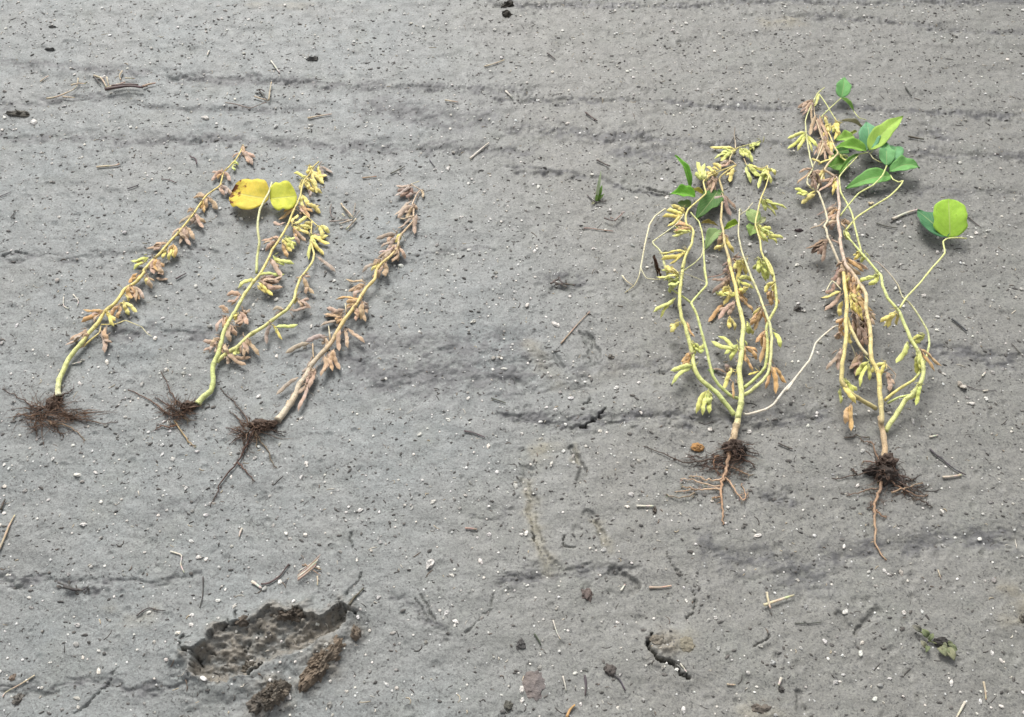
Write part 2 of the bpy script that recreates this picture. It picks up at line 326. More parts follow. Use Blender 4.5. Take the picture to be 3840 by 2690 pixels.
def leaf_mat(name, blotch):
    m, nt, B, out = new_mat(name); n = N(nt)
    oi = n.node('ShaderNodeObjectInfo'); base = oi.outputs['Color']
    uv = n.node('ShaderNodeUVMap').outputs[0]; su = n.node('ShaderNodeSeparateXYZ'); nt.links.new(uv, su.inputs[0])
    s, q = su.outputs[0], n.math('ABSOLUTE', n.math('SUBTRACT', su.outputs[1], .5))
    geo = n.node('ShaderNodeNewGeometry').outputs['Position']
    mid = n.mapr(q, .012, .03, 1, 0)
    ph = n.math('SUBTRACT', n.math('MULTIPLY', s, 8.), n.math('MULTIPLY', q, 7.))
    fr = n.math('ABSOLUTE', n.math('SUBTRACT', n.math('FRACT', ph), .5))
    side = n.mapr(fr, .0, .07, 1, 0)
    vein = n.math('MAXIMUM', mid, n.math('MULTIPLY', side, .6))
    c = n.mix(n.mapr(n.noise(geo, 35, 4), .3, .7), n.mix(1., base, rgb(.72, .78, .7), 'MULTIPLY'), base)
    c = n.mix(n.mapr(n.noise(geo, 160, 3), .35, .65, 0, .3), c, n.mix(1., c, rgb(.7, .75, .7), 'MULTIPLY'))
    c = n.mix(n.math('MULTIPLY', vein, .75), c, n.mix(.5, c, rgb(.66, .68, .34)))
    if blotch:
        edge = n.mapr(s, .45, .95, -.18, .13)
        bl = n.math('ADD', n.noise(geo, 75, 4, .7), edge)
        c = n.mix(n.mapr(bl, .48, .64, 0, .5), c, rgb(.58, .30, .04)); c = n.mix(n.mapr(bl, .585, .63), c, rgb(.20, .075, .025))
    sp = n.noise(geo, 240, 2); c = n.mix(n.mapr(sp, .73, .76), c, rgb(.05, .045, .03))
    nt.links.new(c, B.inputs['Base Color']); B.inputs['Roughness'].default_value = .62; B.inputs['Specular IOR Level'].default_value = .25
    nb = n.bump(n.math('SUBTRACT', 1., vein), .5, .0012); nb = n.bump(n.noise(geo, 120, 3), .5, .002, nb); nt.links.new(nb, B.inputs['Normal'])
    tr = n.node('ShaderNodeBsdfTranslucent'); nt.links.new(c, tr.inputs['Color'])
    mx = n.node('ShaderNodeMixShader'); mx.inputs[0].default_value = .36
    nt.links.new(B.outputs[0], mx.inputs[1]); nt.links.new(tr.outputs[0], mx.inputs[2]); nt.links.new(mx.outputs[0], out.inputs['Surface'])
    return m
mat_leaf = leaf_mat('leaf_blade', False); mat_leaf_spot = leaf_mat('leaf_blade_blotched', True)

# ------------------------------------------------------------------ mesh helpers
class MB:
    def __init__(s): s.v = []; s.f = []; s.c = []
    def tube(s, pts, rad, cols, sides=7, flat_=1.0):
        base = len(s.v); n = len(pts); up = Vector((0, 0, 1)); prev = None
        for i, p in enumerate(pts):
            d = (pts[min(i+1, n-1)] - pts[max(i-1, 0)])
            d = d.normalized() if d.length > 1e-9 else Vector((0, 1, 0))
            a = d.cross(up if prev is None else prev)
            if prev is not None: a = prev - d * prev.dot(d)
            if a.length < 1e-6: a = d.orthogonal()
            a.normalize(); prev = a; b = d.cross(a)
            for k in range(sides):
                th = 2*math.pi*k/sides
                s.v.append(p + (a*math.cos(th) + b*(math.sin(th)*flat_)) * rad[i]); s.c.append(cols[i])
        for i in range(n-1):
            for k in range(sides):
                k2 = (k+1) % sides
                s.f.append((base+i*sides+k, base+i*sides+k2, base+(i+1)*sides+k2, base+(i+1)*sides+k))
        s.f.append(tuple(base+k for k in range(sides))[::-1]); s.f.append(tuple(base+(n-1)*sides+k for k in range(sides)))
    def build(s, name, mat, parent=None, smooth=True):
        org = parent.location if parent is not None else (Vector(s.v[0]) if s.v else Vector())
        me = bpy.data.meshes.new(name); me.from_pydata([tuple(p - org) for p in s.v], [], s.f)
        if smooth: me.polygons.foreach_set('use_smooth', [True]*len(me.polygons))
        ca = me.color_attributes.new('Col', 'FLOAT_COLOR', 'POINT')
        ca.data.foreach_set('color', np.array([(*c, 1.) for c in s.c], dtype=np.float32).ravel())
        me.materials.append(mat); me.update()
        o = bpy.data.objects.new(name, me); COL.objects.link(o)
        if parent is not None: o.parent = parent
        else: o.location = org
        return o
def spline(pts, sub):
    out = []; n = len(pts)
    for i in range(n-1):
        p0, p1, p2, p3 = pts[max(i-1, 0)], pts[i], pts[i+1], pts[min(i+2, n-1)]
        for k in range(sub):
            t = k/sub
            out.append(tuple(.5*((2*b) + (c-a)*t + (2*a-5*b+4*c-d)*t*t + (3*b-a-3*c+d)*t**3) for a, b, c, d in zip(p0, p1, p2, p3)))
    out.append(tuple(pts[-1])); return out
def lerp3(a, b, t): return tuple(x + (y-x)*t for x, y in zip(a, b))
def ramp(c0, c1, t):
    if isinstance(c0, tuple): return lerp3(c0, c1, t)
    for (ta, a), (tb, b) in zip(c0, c0[1:]):
        if t <= tb: return lerp3(a, b, (t-ta)/(tb-ta))
    return c0[-1][1]
def tag(o, label, cat, group=None):
    o['label'] = label; o['category'] = cat
    if group: o['group'] = group
    return o
def empty(name, loc, label, cat, group=None):
    o = bpy.data.objects.new(name, None); o.location = loc; o.empty_display_size = .03; COL.objects.link(o)
    return tag(o, label, cat, group)

# colours of plant skins (albedo)
C = {'Y': (.66, .57, .21), 'G': (.46, .53, .20), 'L': (.56, .60, .25), 'P': (.56, .54, .38), 'N': (.46, .35, .22), 'K': (.53, .42, .335),
     'D': (.06, .045, .035), 'W': (.50, .44, .34), 'M': (.50, .43, .20), 'X': (.46, .40, .19)}
PODC = {'y': (.80, .72, .24), 'g': (.68, .74, .23), 'o': (.58, .38, .18), 't': (.49, .36, .26), 'b': (.27, .185, .14), 'k': (.42, .345, .285)}

# ------------------------------------------------------------------ pods
def make_pod(seeds, curve, seed):
    r = random.Random(seed); nr, ns = 19, 10
    v, f = [], []; dry = seed % 2; ph = [r.uniform(0, 6.28) for _ in range(4)]; tw = r.uniform(-.7, .7)
    for i in range(nr):
        s = i/(nr-1)
        if s < .06: w = .13 + s*2.
        elif s > .86: w = max(.03, .82*(1-(s-.86)/.14)**1.15)
        else:
            u = (s-.06)/.80*seeds; w = .82 + .18*math.sin(math.pi*(u % 1.0))**.7
            if u < .5: w *= .36 + 1.28*u
        th = (.34 + .22*w) * (.8 if dry else 1.)
        if .06 <= s <= .86: th *= .66 + .5*math.sin(math.pi*((s-.06)/.80*seeds % 1.0))
        cy = curve*math.sin(math.pi*s)*.9 + (.35 if curve > 0 else -.35)*max(0, s-.82)/.18*.5; cz = .22*math.sin(2.2*s*math.pi+ph[0])
        for k in range(ns):
            a = 2*math.pi*k/ns; e = math.cos(a); q = math.sin(a)
            y = .5*w*e*(1+.10*math.sin(23*s+ph[1]+2*e)+.05*r.uniform(-1, 1)); z = .5*w*th*(abs(q)**1.35*(1 if q > 0 else -1))*(1+.18*math.sin(31*s+ph[2]+3*a)*(1 if dry else .4)+.08*r.uniform(-1, 1))
            c, sn = math.cos(tw*(s-.3)), math.sin(tw*(s-.3))
            v.append((s, cy + y*c - z*sn, cz + y*sn + z*c))
    for i in range(nr-1):
        for k in range(ns):
            k2 = (k+1) % ns; f.append((i*ns+k, i*ns+k2, (i+1)*ns+k2, (i+1)*ns+k))
    f.append(tuple(range(ns))[::-1]); f.append(tuple((nr-1)*ns+k for k in range(ns)))
    me = bpy.data.meshes.new('pod'); me.from_pydata(v, [], f); me.polygons.foreach_set('use_smooth', [True]*len(f)); me.materials.append(mat_pod)
    ca = me.color_attributes.new('edge', 'FLOAT_COLOR', 'POINT')          # pale suture along both edges of the husk
    ca.data.foreach_set('color', np.array([(abs(math.cos(2*math.pi*(q % ns)/ns))**6, (q//ns)/(nr-1), 0, 1) for q in range(len(v))], np.float32).ravel())
    return me
POD = {(k, c, d): make_pod(k, c, k*20+int(c*10)*2+d) for k in (1, 2, 3) for c in (-.6, -.25, .2, .55) for d in (0, 1)}

def base_col(c): return {'y': (.5, .43, .18), 'g': (.46, .47, .18)}.get(c, (.36, .26, .18))
r_leaf = random.Random(3)
class Plant:
    def __init__(s, name, crown, label, group):
        p = at(*crown, 0.0); s.root = empty(name, p, label, 'plant', group); s.dense = label.startswith(('tallest', 'bushy')); s.samples = []; s.bases = []; s.roots = []
    def add(s, name, segs, r0, r1, c0, c1, lift=(0, 0, 0), node=.0, taper=1.0, sides=8, mat=None, sub=5):
        pts = [];
        for crop, pl in segs: pts += S(crop, pl)
        pp = spline(pts, sub); n = len(pp); world = []; rad = []; cols = []
        if mat is None: pp = [tuple(.45*a + .55*(pts[i//sub][q] + ((pts[min(i//sub+1, len(pts)-1)][q]-pts[i//sub][q])*(i % sub)/sub)) for q, a in enumerate(p)) for i, p in enumerate(pp)]
        rs = random.Random(len(pp)*7 + int(pts[0][0]))
        ph = rs.uniform(0, 6.28); acc = 0; lastnode = 0; nd = rs.uniform(.03, .05)
        for i, (x, y) in enumerate(pp):
            t = i/(n-1); r = (r0 + (r1-r0)*t**taper)*((.76 if s.dense else .88) if mat is None and r0 > .003 else 1.)
            h = r*.9 + lift[0] + (lift[2]-lift[0])*t + lift[1]*4*t*(1-t)
            am = r*.16 if mat is None else 0.
            if mat is mat_root: x += rs.gauss(0, 2.2); y += rs.gauss(0, 2.2)
            p = at(x, y, h) + Vector((math.sin(acc*70+ph)*am*1.5 + math.sin(acc*190+ph*2)*am*.5, 0, 0))
            if world: acc += (p-world[-1]).length
            if node and acc - lastnode > nd: lastnode = acc; nd = rs.uniform(.028, .05)
            k = abs(acc-lastnode); bump = 1 + node*math.exp(-(k/.004)**2) if node else 1
            world.append(p); rad.append(r*bump*(1+.05*rs.uniform(-1, 1))); cc = ramp(c0, c1, t); sc_ = 1 - (.30*math.exp(-(k/.0028)**2) if node else 0) + .07*math.sin(acc*330+ph); sc_ *= 1.2 if mat is None else 1.; cols.append((min(.85, cc[0]*sc_), min(.85, cc[1]*sc_*.99), cc[2]*sc_*.97)); s.samples.append((x, y, h+r*.4))
        mb = MB(); mb.tube(world, rad, cols, sides); return mb.build(name, mat or mat_stem, s.root)
    def hat(s, x, y):
        b = min(s.samples, key=lambda q: (q[0]-x)**2 + (q[1]-y)**2)
        d = math.hypot(b[0]-x, b[1]-y); return b[2] if d < 45 else .007
    def pods(s, crop, lst):
        full = []
        for b, t, c in lst:                                # pods hang in clusters: a sister pod beside most of the traced ones
            dx, dy = t[0]-b[0], t[1]-b[1]; full.append((b, (b[0]+dx*1.2, b[1]+dy*1.2), c))
            for _ in range((2 if s.dense else 1) if c.islower() else 0):
                if random.random() > (.42 if s.dense else .6): continue
                a = random.choice((-1, 1))*random.uniform(.28, .6); k = random.uniform(.8, 1.15); off = random.uniform(-.08, .12)
                full.append(((b[0]+dx*off, b[1]+dy*off), (b[0]+dx*off+k*(dx*math.cos(a)-dy*math.sin(a)), b[1]+dy*off+k*(dx*math.sin(a)+dy*math.cos(a))), c))
        for (x0, y0), (x1, y1), c in full:
            (a, b), = [S(crop, [(x0, y0), (x1, y1)])]
            hb = s.hat(*a); w = random.uniform(.0080, .0106)
            thin = c.isupper(); c = c.lower()
            if thin: w *= .62
            ht = max(.005, hb*random.uniform(.45, .8))
            p, q = at(*a, hb), at(*b, ht); L = (q-p).length
            if L < .022: w *= .85
            k = 1 if L < .024 else 2 if L < .038 else 3
            cv = random.choice((-.6, -.25, .2, .55))
            o = bpy.data.objects.new('pod', POD[(k, cv, 1 if c in 'tbk' else 0)]); COL.objects.link(o); o.parent = s.root
            d = (q-p).normalized(); zax = (Vector((0, 0, 1)) - d*d.z).normalized(); yax = zax.cross(d)
            R = Matrix((d, yax, zax)).transposed() @ Matrix.Rotation(random.uniform(-.55, .55), 3, 'X')
            M = R.to_4x4() @ Matrix.Diagonal((L, w, w, 1)); M.translation = p - s.root.location
            o.matrix_local = M
            s.bases.append((p, d, base_col(c)))
            base = PODC[c]; j = random.uniform(.82, 1.15); o.color = (base[0]*j*random.uniform(.94, 1.06), base[1]*j, base[2]*j*random.uniform(.85, 1.15), 1)
    def leaf(s, crop, base, tip, wpx, col, hb, ht, shape='ovate', nm=.45, fold=.12, bend=.06, mat=None, ripple=.03, label=None, roll=0., name='leaf'):
        (a, b) = S(crop, [base, tip]); p, q = at(*a, hb), at(*b, ht)
        wid = wpx / CROP[crop][2] * px_size((p+q)/2); d = q-p; L = d.length; d.normalize()
        tc = (cam.location - (p+q)/2).normalized()
        if col[1] > col[0]: col = tuple(min(.82, v*1.3) for v in col)
        nm *= .35; wid *= 1.25; fold = fold*1.35 + .03; ripple *= 1.5; bend *= r_leaf.uniform(.6, 1.8)
        n0 = (Vector((0, 0, 1))*(1-nm) + tc*nm).normalized(); side = d.cross(n0).normalized()
        side = (Matrix.Rotation(roll, 3, d) @ side); nn = side.cross(d).normalized()
        NS, NQ = 22, 10; v, f, uv = [], [], []
        r = random.Random(int(a[0]*3+b[1])); ph = [r.uniform(0, 6.28) for _ in range(4)]
        for i in range(NS+1):
            t = i/NS
            if shape == 'round': w = max(0, 1-abs(2*t**.92-1)**2.3)**.52
            elif shape == 'lance': w = (t**.55*(1-t)**.9)/(.379**.55*.621**.9)
            else: w = (t**.5*(1-t)**.98)/(.338**.5*.662**.98)
            w = min(1., w)*wid/2
            cpt = p + d*(L*t) + nn*(bend*L*math.sin(math.pi*t)) + side*(.05*L*math.sin(math.pi*t)*math.sin(ph[2]))
            w *= 1 + .05*math.sin(11*t+ph[3]) + .03*math.sin(23*t+ph[0])
            for j in range(NQ+1):
                e = 2*j/NQ-1
                rp = ripple*wid*(math.sin(9*t+ph[0]+(2 if e > 0 else 0))*abs(e)**2 + .6*math.sin(17*t+ph[1]+3*e)*abs(e)**1.5)
                pt = cpt + side*(e*w*math.cos(fold*2)) + nn*(abs(e)*w*math.sin(fold*2) + rp)
                g = gz(pt.x, pt.y) + .0015
                if pt.z < g: pt.z = g
                v.append(tuple(pt - s.root.location)); uv.append((t, j/NQ))
        for i in range(NS):
            for j in range(NQ):
                k = i*(NQ+1)+j; f.append((k, k+1, k+NQ+2, k+NQ+1))
        me = bpy.data.meshes.new(name); me.from_pydata(v, [], f); me.polygons.foreach_set('use_smooth', [True]*len(f))
        ul = me.uv_layers.new(name='UVMap'); li = np.zeros(len(me.loops), np.int32); me.loops.foreach_get('vertex_index', li)
        ul.data.foreach_set('uv', np.array(uv, np.float32)[li].ravel()); me.materials.append(mat or mat_leaf); me.update()
        o = bpy.data.objects.new(name, me); COL.objects.link(o); o.parent = s.root; o.color = (*col, 1)
        md = o.modifiers.new('thickness', 'SOLIDIFY'); md.thickness = .0005
        if label: o['label'] = label
        return o
    def fibres(s, crop, centre, rx, ry, n, hmax, core=(0, 0), lean=(0, 0), col=((.12, .078, .058), (.32, .21, .145))):
        mb = MB(); sc = CROP[crop][2]; r = random.Random(int(centre[0]))
        (cx, cy), = S(crop, [centre]); rx, ry = rx/sc, ry/sc
        for _ in range(int(n*.75)):
            a0 = r.uniform(0, 6.283); q = r.random()**.8*.55
            x, y = cx + math.cos(a0)*rx*q, cy + math.sin(a0)*ry*q; h = r.uniform(.002, hmax)*(1-q*.6)
            dr = a0 + r.gauss(0, .9); step = r.uniform(.06, .22) * (1.9 if r.random() < .12 else 1); pts = []; k = r.choice((5, 6, 7))
            for i in range(k):
                pts.append(at(x, y, max(.0008, h)))
                dr += r.gauss(0, .45); x += math.cos(dr)*rx*step*.75 + lean[0]*step; y += math.sin(dr)*ry*step*.75 + lean[1]*step; h += r.gauss(-.002, .005)
                h = min(h, hmax)
            r0 = r.uniform(.00035, .00085); c0 = lerp3(col[0], col[1], r.random()**2)
            mb.tube(pts, [r0*(1-.75*i/(k-1)) for i in range(k)], [c0]*k, 3)
        o = mb.build('root_hairs', mat_root, s.root); o['kind'] = 'stuff'; return o
    def stalks(s):                                         # pod stalks, withered flower bits and bracts at the pod joints
        mb = MB(); r = random.Random(len(s.bases))
        for p, d, c in s.bases:
            for _ in range(r.choice((1, 2, 2, 3))):
                a = (d + Vector((r.gauss(0, .8), r.gauss(0, .8), r.gauss(.1, .4)))).normalized(); L = r.uniform(.006, .017); q0 = p + Vector((r.gauss(0, .003), r.gauss(0, .003), r.uniform(-.002, .003)))
                b = Vector((r.gauss(0, .3), r.gauss(0, .3), r.gauss(0, .2))); pts = []
                for i in range(4):
                    q = q0 + (a + b*(i/3)).normalized()*L*i/3; q.z = max(q.z, gz(q.x, q.y)+.001); pts.append(q)
                w = r.uniform(.0005, .0012); k = r.uniform(.6, 1.35); mb.tube(pts, [w, w*1.1, w*.9, w*.35], [tuple(x*k for x in c)]*4, 4, .7)
        o = mb.build('pod_stalks', mat_straw, s.root); o['kind'] = 'stuff'
    def lump_part(s, name, crop, centre, rx, ry, h, col, seed):
        o = lump_mesh(name, at(*S(crop, [centre])[0], h*.3), rx/CROP[crop][2], ry/CROP[crop][2], h, seed, s.root); o.color = (*col, 1); return o
    def root_line(s, crop, pts, r0, r1=.0004, c0=(.10, .06, .04), c1=None, h=.003):
        s.roots.append((S(crop, pts), c1 or c0))
        return s.add('root', [(crop, pts)], r0*1.0, r1*.9, c0, c1 or c0, (h, h*.5, .0003), sides=5, mat=mat_root, sub=4)
    def wisps(s):                                          # hair-thin rootlets off the single roots
        mb = MB(); r = random.Random(5)
        for pl, c in s.roots:
            pp = spline(pl, 6)
            for (x, y), (x2, y2) in zip(pp, pp[1:]):
                for _ in range(r.choice((0, 1, 1, 2))):
                    a = math.atan2(y2-y, x2-x) + r.choice((-1, 1))*r.uniform(.4, 1.4); L = r.uniform(4, 22); q = []; xx, yy = x, y
                    for i in range(4):
                        q.append(at(xx, yy, max(.0006, .004-.001*i))); xx += math.cos(a)*L/3; yy += math.sin(a)*L/3; a += r.gauss(0, .5)
                    w = r.uniform(.00025, .0005); mb.tube(q, [w, w, w*.8, w*.4], [tuple(v*r.uniform(.6, 1.1) for v in c)]*4, 3)
        o = mb.build('rootlets', mat_root, s.root); o['kind'] = 'stuff'

def lump_mesh(name, loc, rxp, ryp, h, seed, parent=None, mat=None, rough=.35, sub=3, rot=0.):
    import bmesh
    bm = bmesh.new(); bmesh.ops.create_icosphere(bm, subdivisions=sub, radius=1)
    ps = px_size(loc); rx, ry = rxp*ps, ryp*ps/SP
    co = np.array([v.co for v in bm.verts]); asp = max(1., rx/max(ry, 1e-6)); cx_ = co[:, 0]*min(asp, 3.); f = rough*(fbm(cx_*1.7+seed*3.1, co[:, 1]*1.7+co[:, 2]*2.3, seed, 3) + .8*fbm(cx_*5+seed, co[:, 1]*5-co[:, 2]*4, seed+9, 2) + .45*fbm(cx_*14+seed, co[:, 1]*14-co[:, 2]*11, seed+5, 2))
    for v, k in zip(bm.verts, f):
        q = 1 + k; v.co = Vector((v.co.x*rx*q, v.co.y*ry*q, v.co.z*h*q))
    me = bpy.data.meshes.new(name); bm.to_mesh(me); bm.free()
    if rot: me.transform(Matrix.Rotation(rot, 4, 'Z'))
    me.materials.append(mat or mat_clod)
    o = bpy.data.objects.new(name, me); COL.objects.link(o)
    if parent is not None: o.parent = parent; o.location = loc - parent.location
    else: o.location = loc
    return o

# ================================================================== plant one: far left, single stem
GRP = 'uprooted soybean plants laid in a row'
p1 = Plant('soybean_plant', S('L3', [(508, 1110)])[0], 'uprooted soybean plant with one straight leafless yellow stem, leftmost in the row', GRP)
p1.add('stem', [('L3', [(510,1118),(503,1050),(505,980),(545,890),(600,790),(660,710),(710,645),(770,565),(850,485),(900,390),(1000,305),(1080,195),(1170,135),(1240,50)]),
                ('L1', [(1440,1440),(1520,1350),(1600,1265),(1700,1150),(1780,1070),(1850,980),(1950,860),(2010,770),(2070,680),(2130,638)]),
                ('L2', [(70,495),(95,380),(180,290),(225,240),(258,180),(285,110)])], .0064, .0014, [(0,C['P']),(.06,C['L']),(.2,C['L']),(.3,C['Y']),(1,C['Y'])], None, (.001,.012,.003), .22, .7)
p1.add('petiole', [('L3', [(715,690),(790,625),(860,570),(868,510)])], .0020, .0014, C['Y'], C['X'], (.004,.004,.006))
p1.add('petiole', [('L3', [(870,500),(990,497),(1080,465),(1150,490),(1220,520),(1270,580),(1310,602)])], .0012, .0006, C['Y'], C['P'], (.008,.006,.001))
p1.pods('L3', [((770,560),(598,665),'t'),((750,540),(620,620),'t'),((740,575),(640,640),'k'),((870,555),(890,718),'t'),((905,520),(932,612),'t'),((895,600),(958,645),'t'),
 ((905,372),(728,457),'o'),((890,380),(790,440),'t'),((915,385),(965,497),'y'),((1030,330),(1015,435),'o'),((1040,310),(1075,375),'y'),((1055,310),(1158,382),'y'),((1072,235),(1098,292),'y'),
 ((1090,170),(1160,270),'t'),((1100,165),(1180,265),'o'),((1145,170),(1225,268),'t'),((1190,60),(1130,135),'o'),((1265,75),(1305,165),'t'),((1245,85),(1270,150),'y'),((1300,-10),(1340,45),'t'),((1345,-10),(1402,52),'t')])
p1.pods('L1', [((1490,1300),(1362,1402),'g'),((1450,1340),(1390,1385),'o'),((1555,1320),(1555,1450),'t'),((1585,1330),(1635,1455),'t'),((1570,1320),(1600,1430),'o'),((1430,1450),(1330,1530),'o'),
 ((1690,1160),(1505,1210),'t'),((1640,1165),(1560,1222),'t'),((1720,1180),(1745,1285),'y'),((1700,1200),(1690,1312),'y'),((1740,1165),(1752,1275),'o'),((1675,1225),(1645,1300),'y'),
 ((1840,985),(1735,1075),'t'),((1850,1005),(1910,1155),'t'),((1870,995),(1940,1105),'t'),((1820,1030),(1860,1100),'t'),((1830,1000),(1780,1075),'k'),
 ((1960,825),(1820,945),'k'),((1940,815),(1890,850),'t'),((1965,860),(2035,985),'t'),((1955,890),(1980,965),'k'),((2060,690),(1955,700),'t'),((2045,725),(2060,835),'o'),((2085,690),(2145,805),'t')])
p1.pods('L2', [((95,350),(5,445),'t'),((100,365),(155,448),'t'),((85,340),(45,425),'o'),((80,495),(165,575),'t'),((85,505),(120,580),'k'),((-50,630),(25,722),'t'),((185,285),(232,302),'g'),
 ((190,305),(205,352),'g'),((260,180),(190,225),'T'),((275,175),(320,270),'t'),((285,180),(358,290),'t'),((280,120),(305,200),'t')])
p1.fibres('L3', (400,1270), 300, 185, 210, .03, lean=(4,4)); p1.fibres('L3', (640,1290), 260, 75, 110, .016); p1.fibres('L3', (310,1330), 150, 160, 70, .02)
p1.fibres('L3', (490,1150), 95, 75, 80, .02, lean=(-4,5)); p1.lump_part('root_crown', 'L3', (462,1180), 52, 52, .012, (.10,.068,.05), 4)
for pts, c in [([(505,1112),(420,1180),(330,1235),(200,1150),(100,1100),(20,1060)], (.10,.06,.045)), ([(440,1250),(290,1285),(160,1270),(110,1312)], (.22,.14,.09)), ([(500,1180),(560,1270),(720,1320),(870,1352),(1020,1335)], (.12,.08,.06)),
               ([(420,1330),(470,1360),(590,1380),(680,1440),(735,1505)], (.30,.22,.15)), ([(400,1250),(310,1340),(320,1465)], (.14,.09,.06)), ([(450,1340),(490,1400),(550,1470)], (.10,.06,.04)), ([(520,1120),(580,1090),(640,1050)], (.09,.06,.05))]:
    p1.root_line('L3', pts, .0019, .0005, c)

# ================================================================== plant two: forked, with a yellow leaf pair
p2 = Plant('soybean_plant', S('L4', [(262, 915)])[0], 'uprooted soybean plant with a forked stem and two yellow leaflets near its top', GRP)
p2.add('stem', [('L4', [(258,920),(290,872),(340,830),(357,745),(357,670),(380,600),(400,540),(420,470),(440,415),(470,350),(520,270),(570,185),(615,115)]),
                ('L2', [(400,1400),(460,1330),(520,1220),(560,1120),(640,1010),(700,900),(750,780),(800,680),(830,600),(845,530),(870,450),(920,390),(945,330),(1012,270)])], .0067, .0014, [(0,C['L']),(.12,C['G']),(.35,C['L']),(.6,C['Y']),(1,C['Y'])], None, (.001,.016,.006), .22, .75)
p2.add('branch', [('L4', [(378,640),(400,615),(450,578),(530,530),(600,462),(700,398),(780,340),(850,290),(895,220),(915,150)]),
                  ('L2', [(840,1380),(900,1300),(955,1215),(965,1150),(938,1060),(935,970),(945,840)])], .0050, .0017, C['L'], C['Y'], (.005,.012,.006), .24)
p2.add('petiole', [('L2', [(945,842),(900,800),(840,740),(815,690)])], .0012, .0012, C['Y'], C['N'], (.006,.004,.010))
p2.add('petiole', [('L2', [(940,835),(980,870),(1015,900)])], .0012, .0010, C['Y'], C['Y'], (.006,.002,.006))
p2.add('petiole', [('L2', [(412,1340),(425,1150),(437,1050),(425,900),(440,740),(490,640),(530,570),(558,470)])], .0030, .0020, C['L'], C['P'], (.008,.022,.026), 0)
p2.leaf('L2', (525,625), (180,560), 300, (.94,.75,.13), .026, .020, 'round', .7, .05, .05, mat_leaf_spot, .02, 'yellow leaflet with brown blotches at its tip')
p2.leaf('L2', (540,625), (800,600), 275, (.86,.84,.13), .024, .020, 'round', .7, .05, .05, None, .02, 'plain yellow leaflet')
p2.pods('L4', [((400,475),(308,495),'t'),((390,495),(308,555),'t'),((385,510),(340,570),'k'),((405,490),(420,575),'t'),((440,515),(462,575),'t'),((420,520),(440,580),'k'),((455,310),(398,275),'t'),((430,330),(388,420),'t'),
 ((550,285),(598,300),'t'),((540,305),(580,380),'t'),((515,310),(508,355),'y'),((500,390),(595,300),'T'),((470,395),(477,485),'t'),((440,390),(525,408),'T'),((510,380),(560,350),'t'),((545,195),(458,195),'t'),((520,222),(485,255),'O'),((450,340),(420,400),'o'),
 ((635,80),(540,138),'g'),((650,60),(805,55),'g'),((680,90),(800,68),'t'),((670,100),(800,130),'t'),((660,105),(745,178),'y'),((690,95),(745,125),'o'),((650,125),(700,175),'y'),((665,80),(770,100),'b'),((700,110),(770,140),'t'),
 ((565,465),(560,585),'t'),((575,480),(648,582),'t'),((450,590),(585,602),'t'),((525,545),(508,590),'g'),((440,605),(446,648),'t'),((560,480),(540,570),'t'),
 ((742,385),(722,500),'k'),((752,385),(805,475),'Y'),((770,405),(898,390),'g'),((830,290),(762,292),'k'),((865,295),(992,278),'t'),((930,215),(1000,265),'t'),((920,200),(908,245),'y'),((935,225),(990,215),'t'),
 ((962,75),(1025,165),'t'),((965,55),(920,70),'T'),((970,50),(1005,68),'t')])
p2.pods('L2', [((575,1180),(745,1230),'g'),((560,1205),(648,1345),'t'),((545,1220),(600,1300),'o'),((670,1000),(752,1092),'g'),((690,1000),(782,1058),'g'),((655,1015),(740,1112),'y'),((660,1060),(712,1168),'o'),
 ((640,1000),(488,1030),'t'),((615,1020),(520,1115),'t'),((695,860),(595,855),'t'),((755,865),(875,800),'y'),((750,880),(795,940),'y'),((785,875),(895,955),'y'),((785,930),(875,1015),'t'),((770,900),(800,990),'o'),
 ((795,680),(690,745),'o'),((785,720),(655,812),'o'),((815,690),(832,770),'t'),((848,590),(900,680),'y'),((890,675),(1000,755),'y'),((850,680),(915,785),'o'),((840,700),(880,770),'t'),
 ((855,440),(838,530),'y'),((870,470),(955,545),'y'),((900,415),(793,380),'y'),((920,305),(898,380),'y'),((935,320),(990,475),'y'),((930,440),(1025,548),'y'),((955,370),(1045,462),'y'),((1005,310),(1040,440),'y'),((1025,310),(1085,405),'k'),
 ((915,540),(928,605),'k'),((900,430),(930,520),'y'),((860,420),(900,500),'g')])
p2.pods('L2', [((940,850),(888,935),'y'),((1005,885),(1092,950),'y'),((935,970),(910,1172),'g'),((945,985),(1090,1045),'y'),((945,1035),(1045,1140),'y'),((985,1180),(1135,1310),'k'),((940,960),(1010,975),'T')])
p2.fibres('L3', (1550,1230), 175, 130, 140, .028); p2.fibres('L3', (1480,1290), 170, 110, 60, .018)
p2.fibres('L3', (1650,1190), 75, 60, 50, .016); p2.lump_part('root_crown', 'L3', (1630,1205), 66, 36, .012, (.10,.068,.05), 8)
for pts, c in [([(1690,1180),(1560,1180),(1480,1100),(1440,1010),(1385,900)], (.11,.07,.055)), ([(1650,1200),(1500,1290),(1350,1190),(1230,1120),(1100,1060)], (.17,.10,.07)), ([(1500,1330),(1600,1480),(1640,1520),(1685,1562)], (.42,.33,.20)),
               ([(1520,1370),(1450,1380),(1380,1378),(1328,1418)], (.26,.15,.10)), ([(1540,1260),(1580,1290),(1625,1338)], (.38,.30,.18)), ([(1520,1250),(1400,1160),(1330,1130)], (.10,.06,.045))]:
    p2.root_line('L3', pts, .0018, .0006, c)

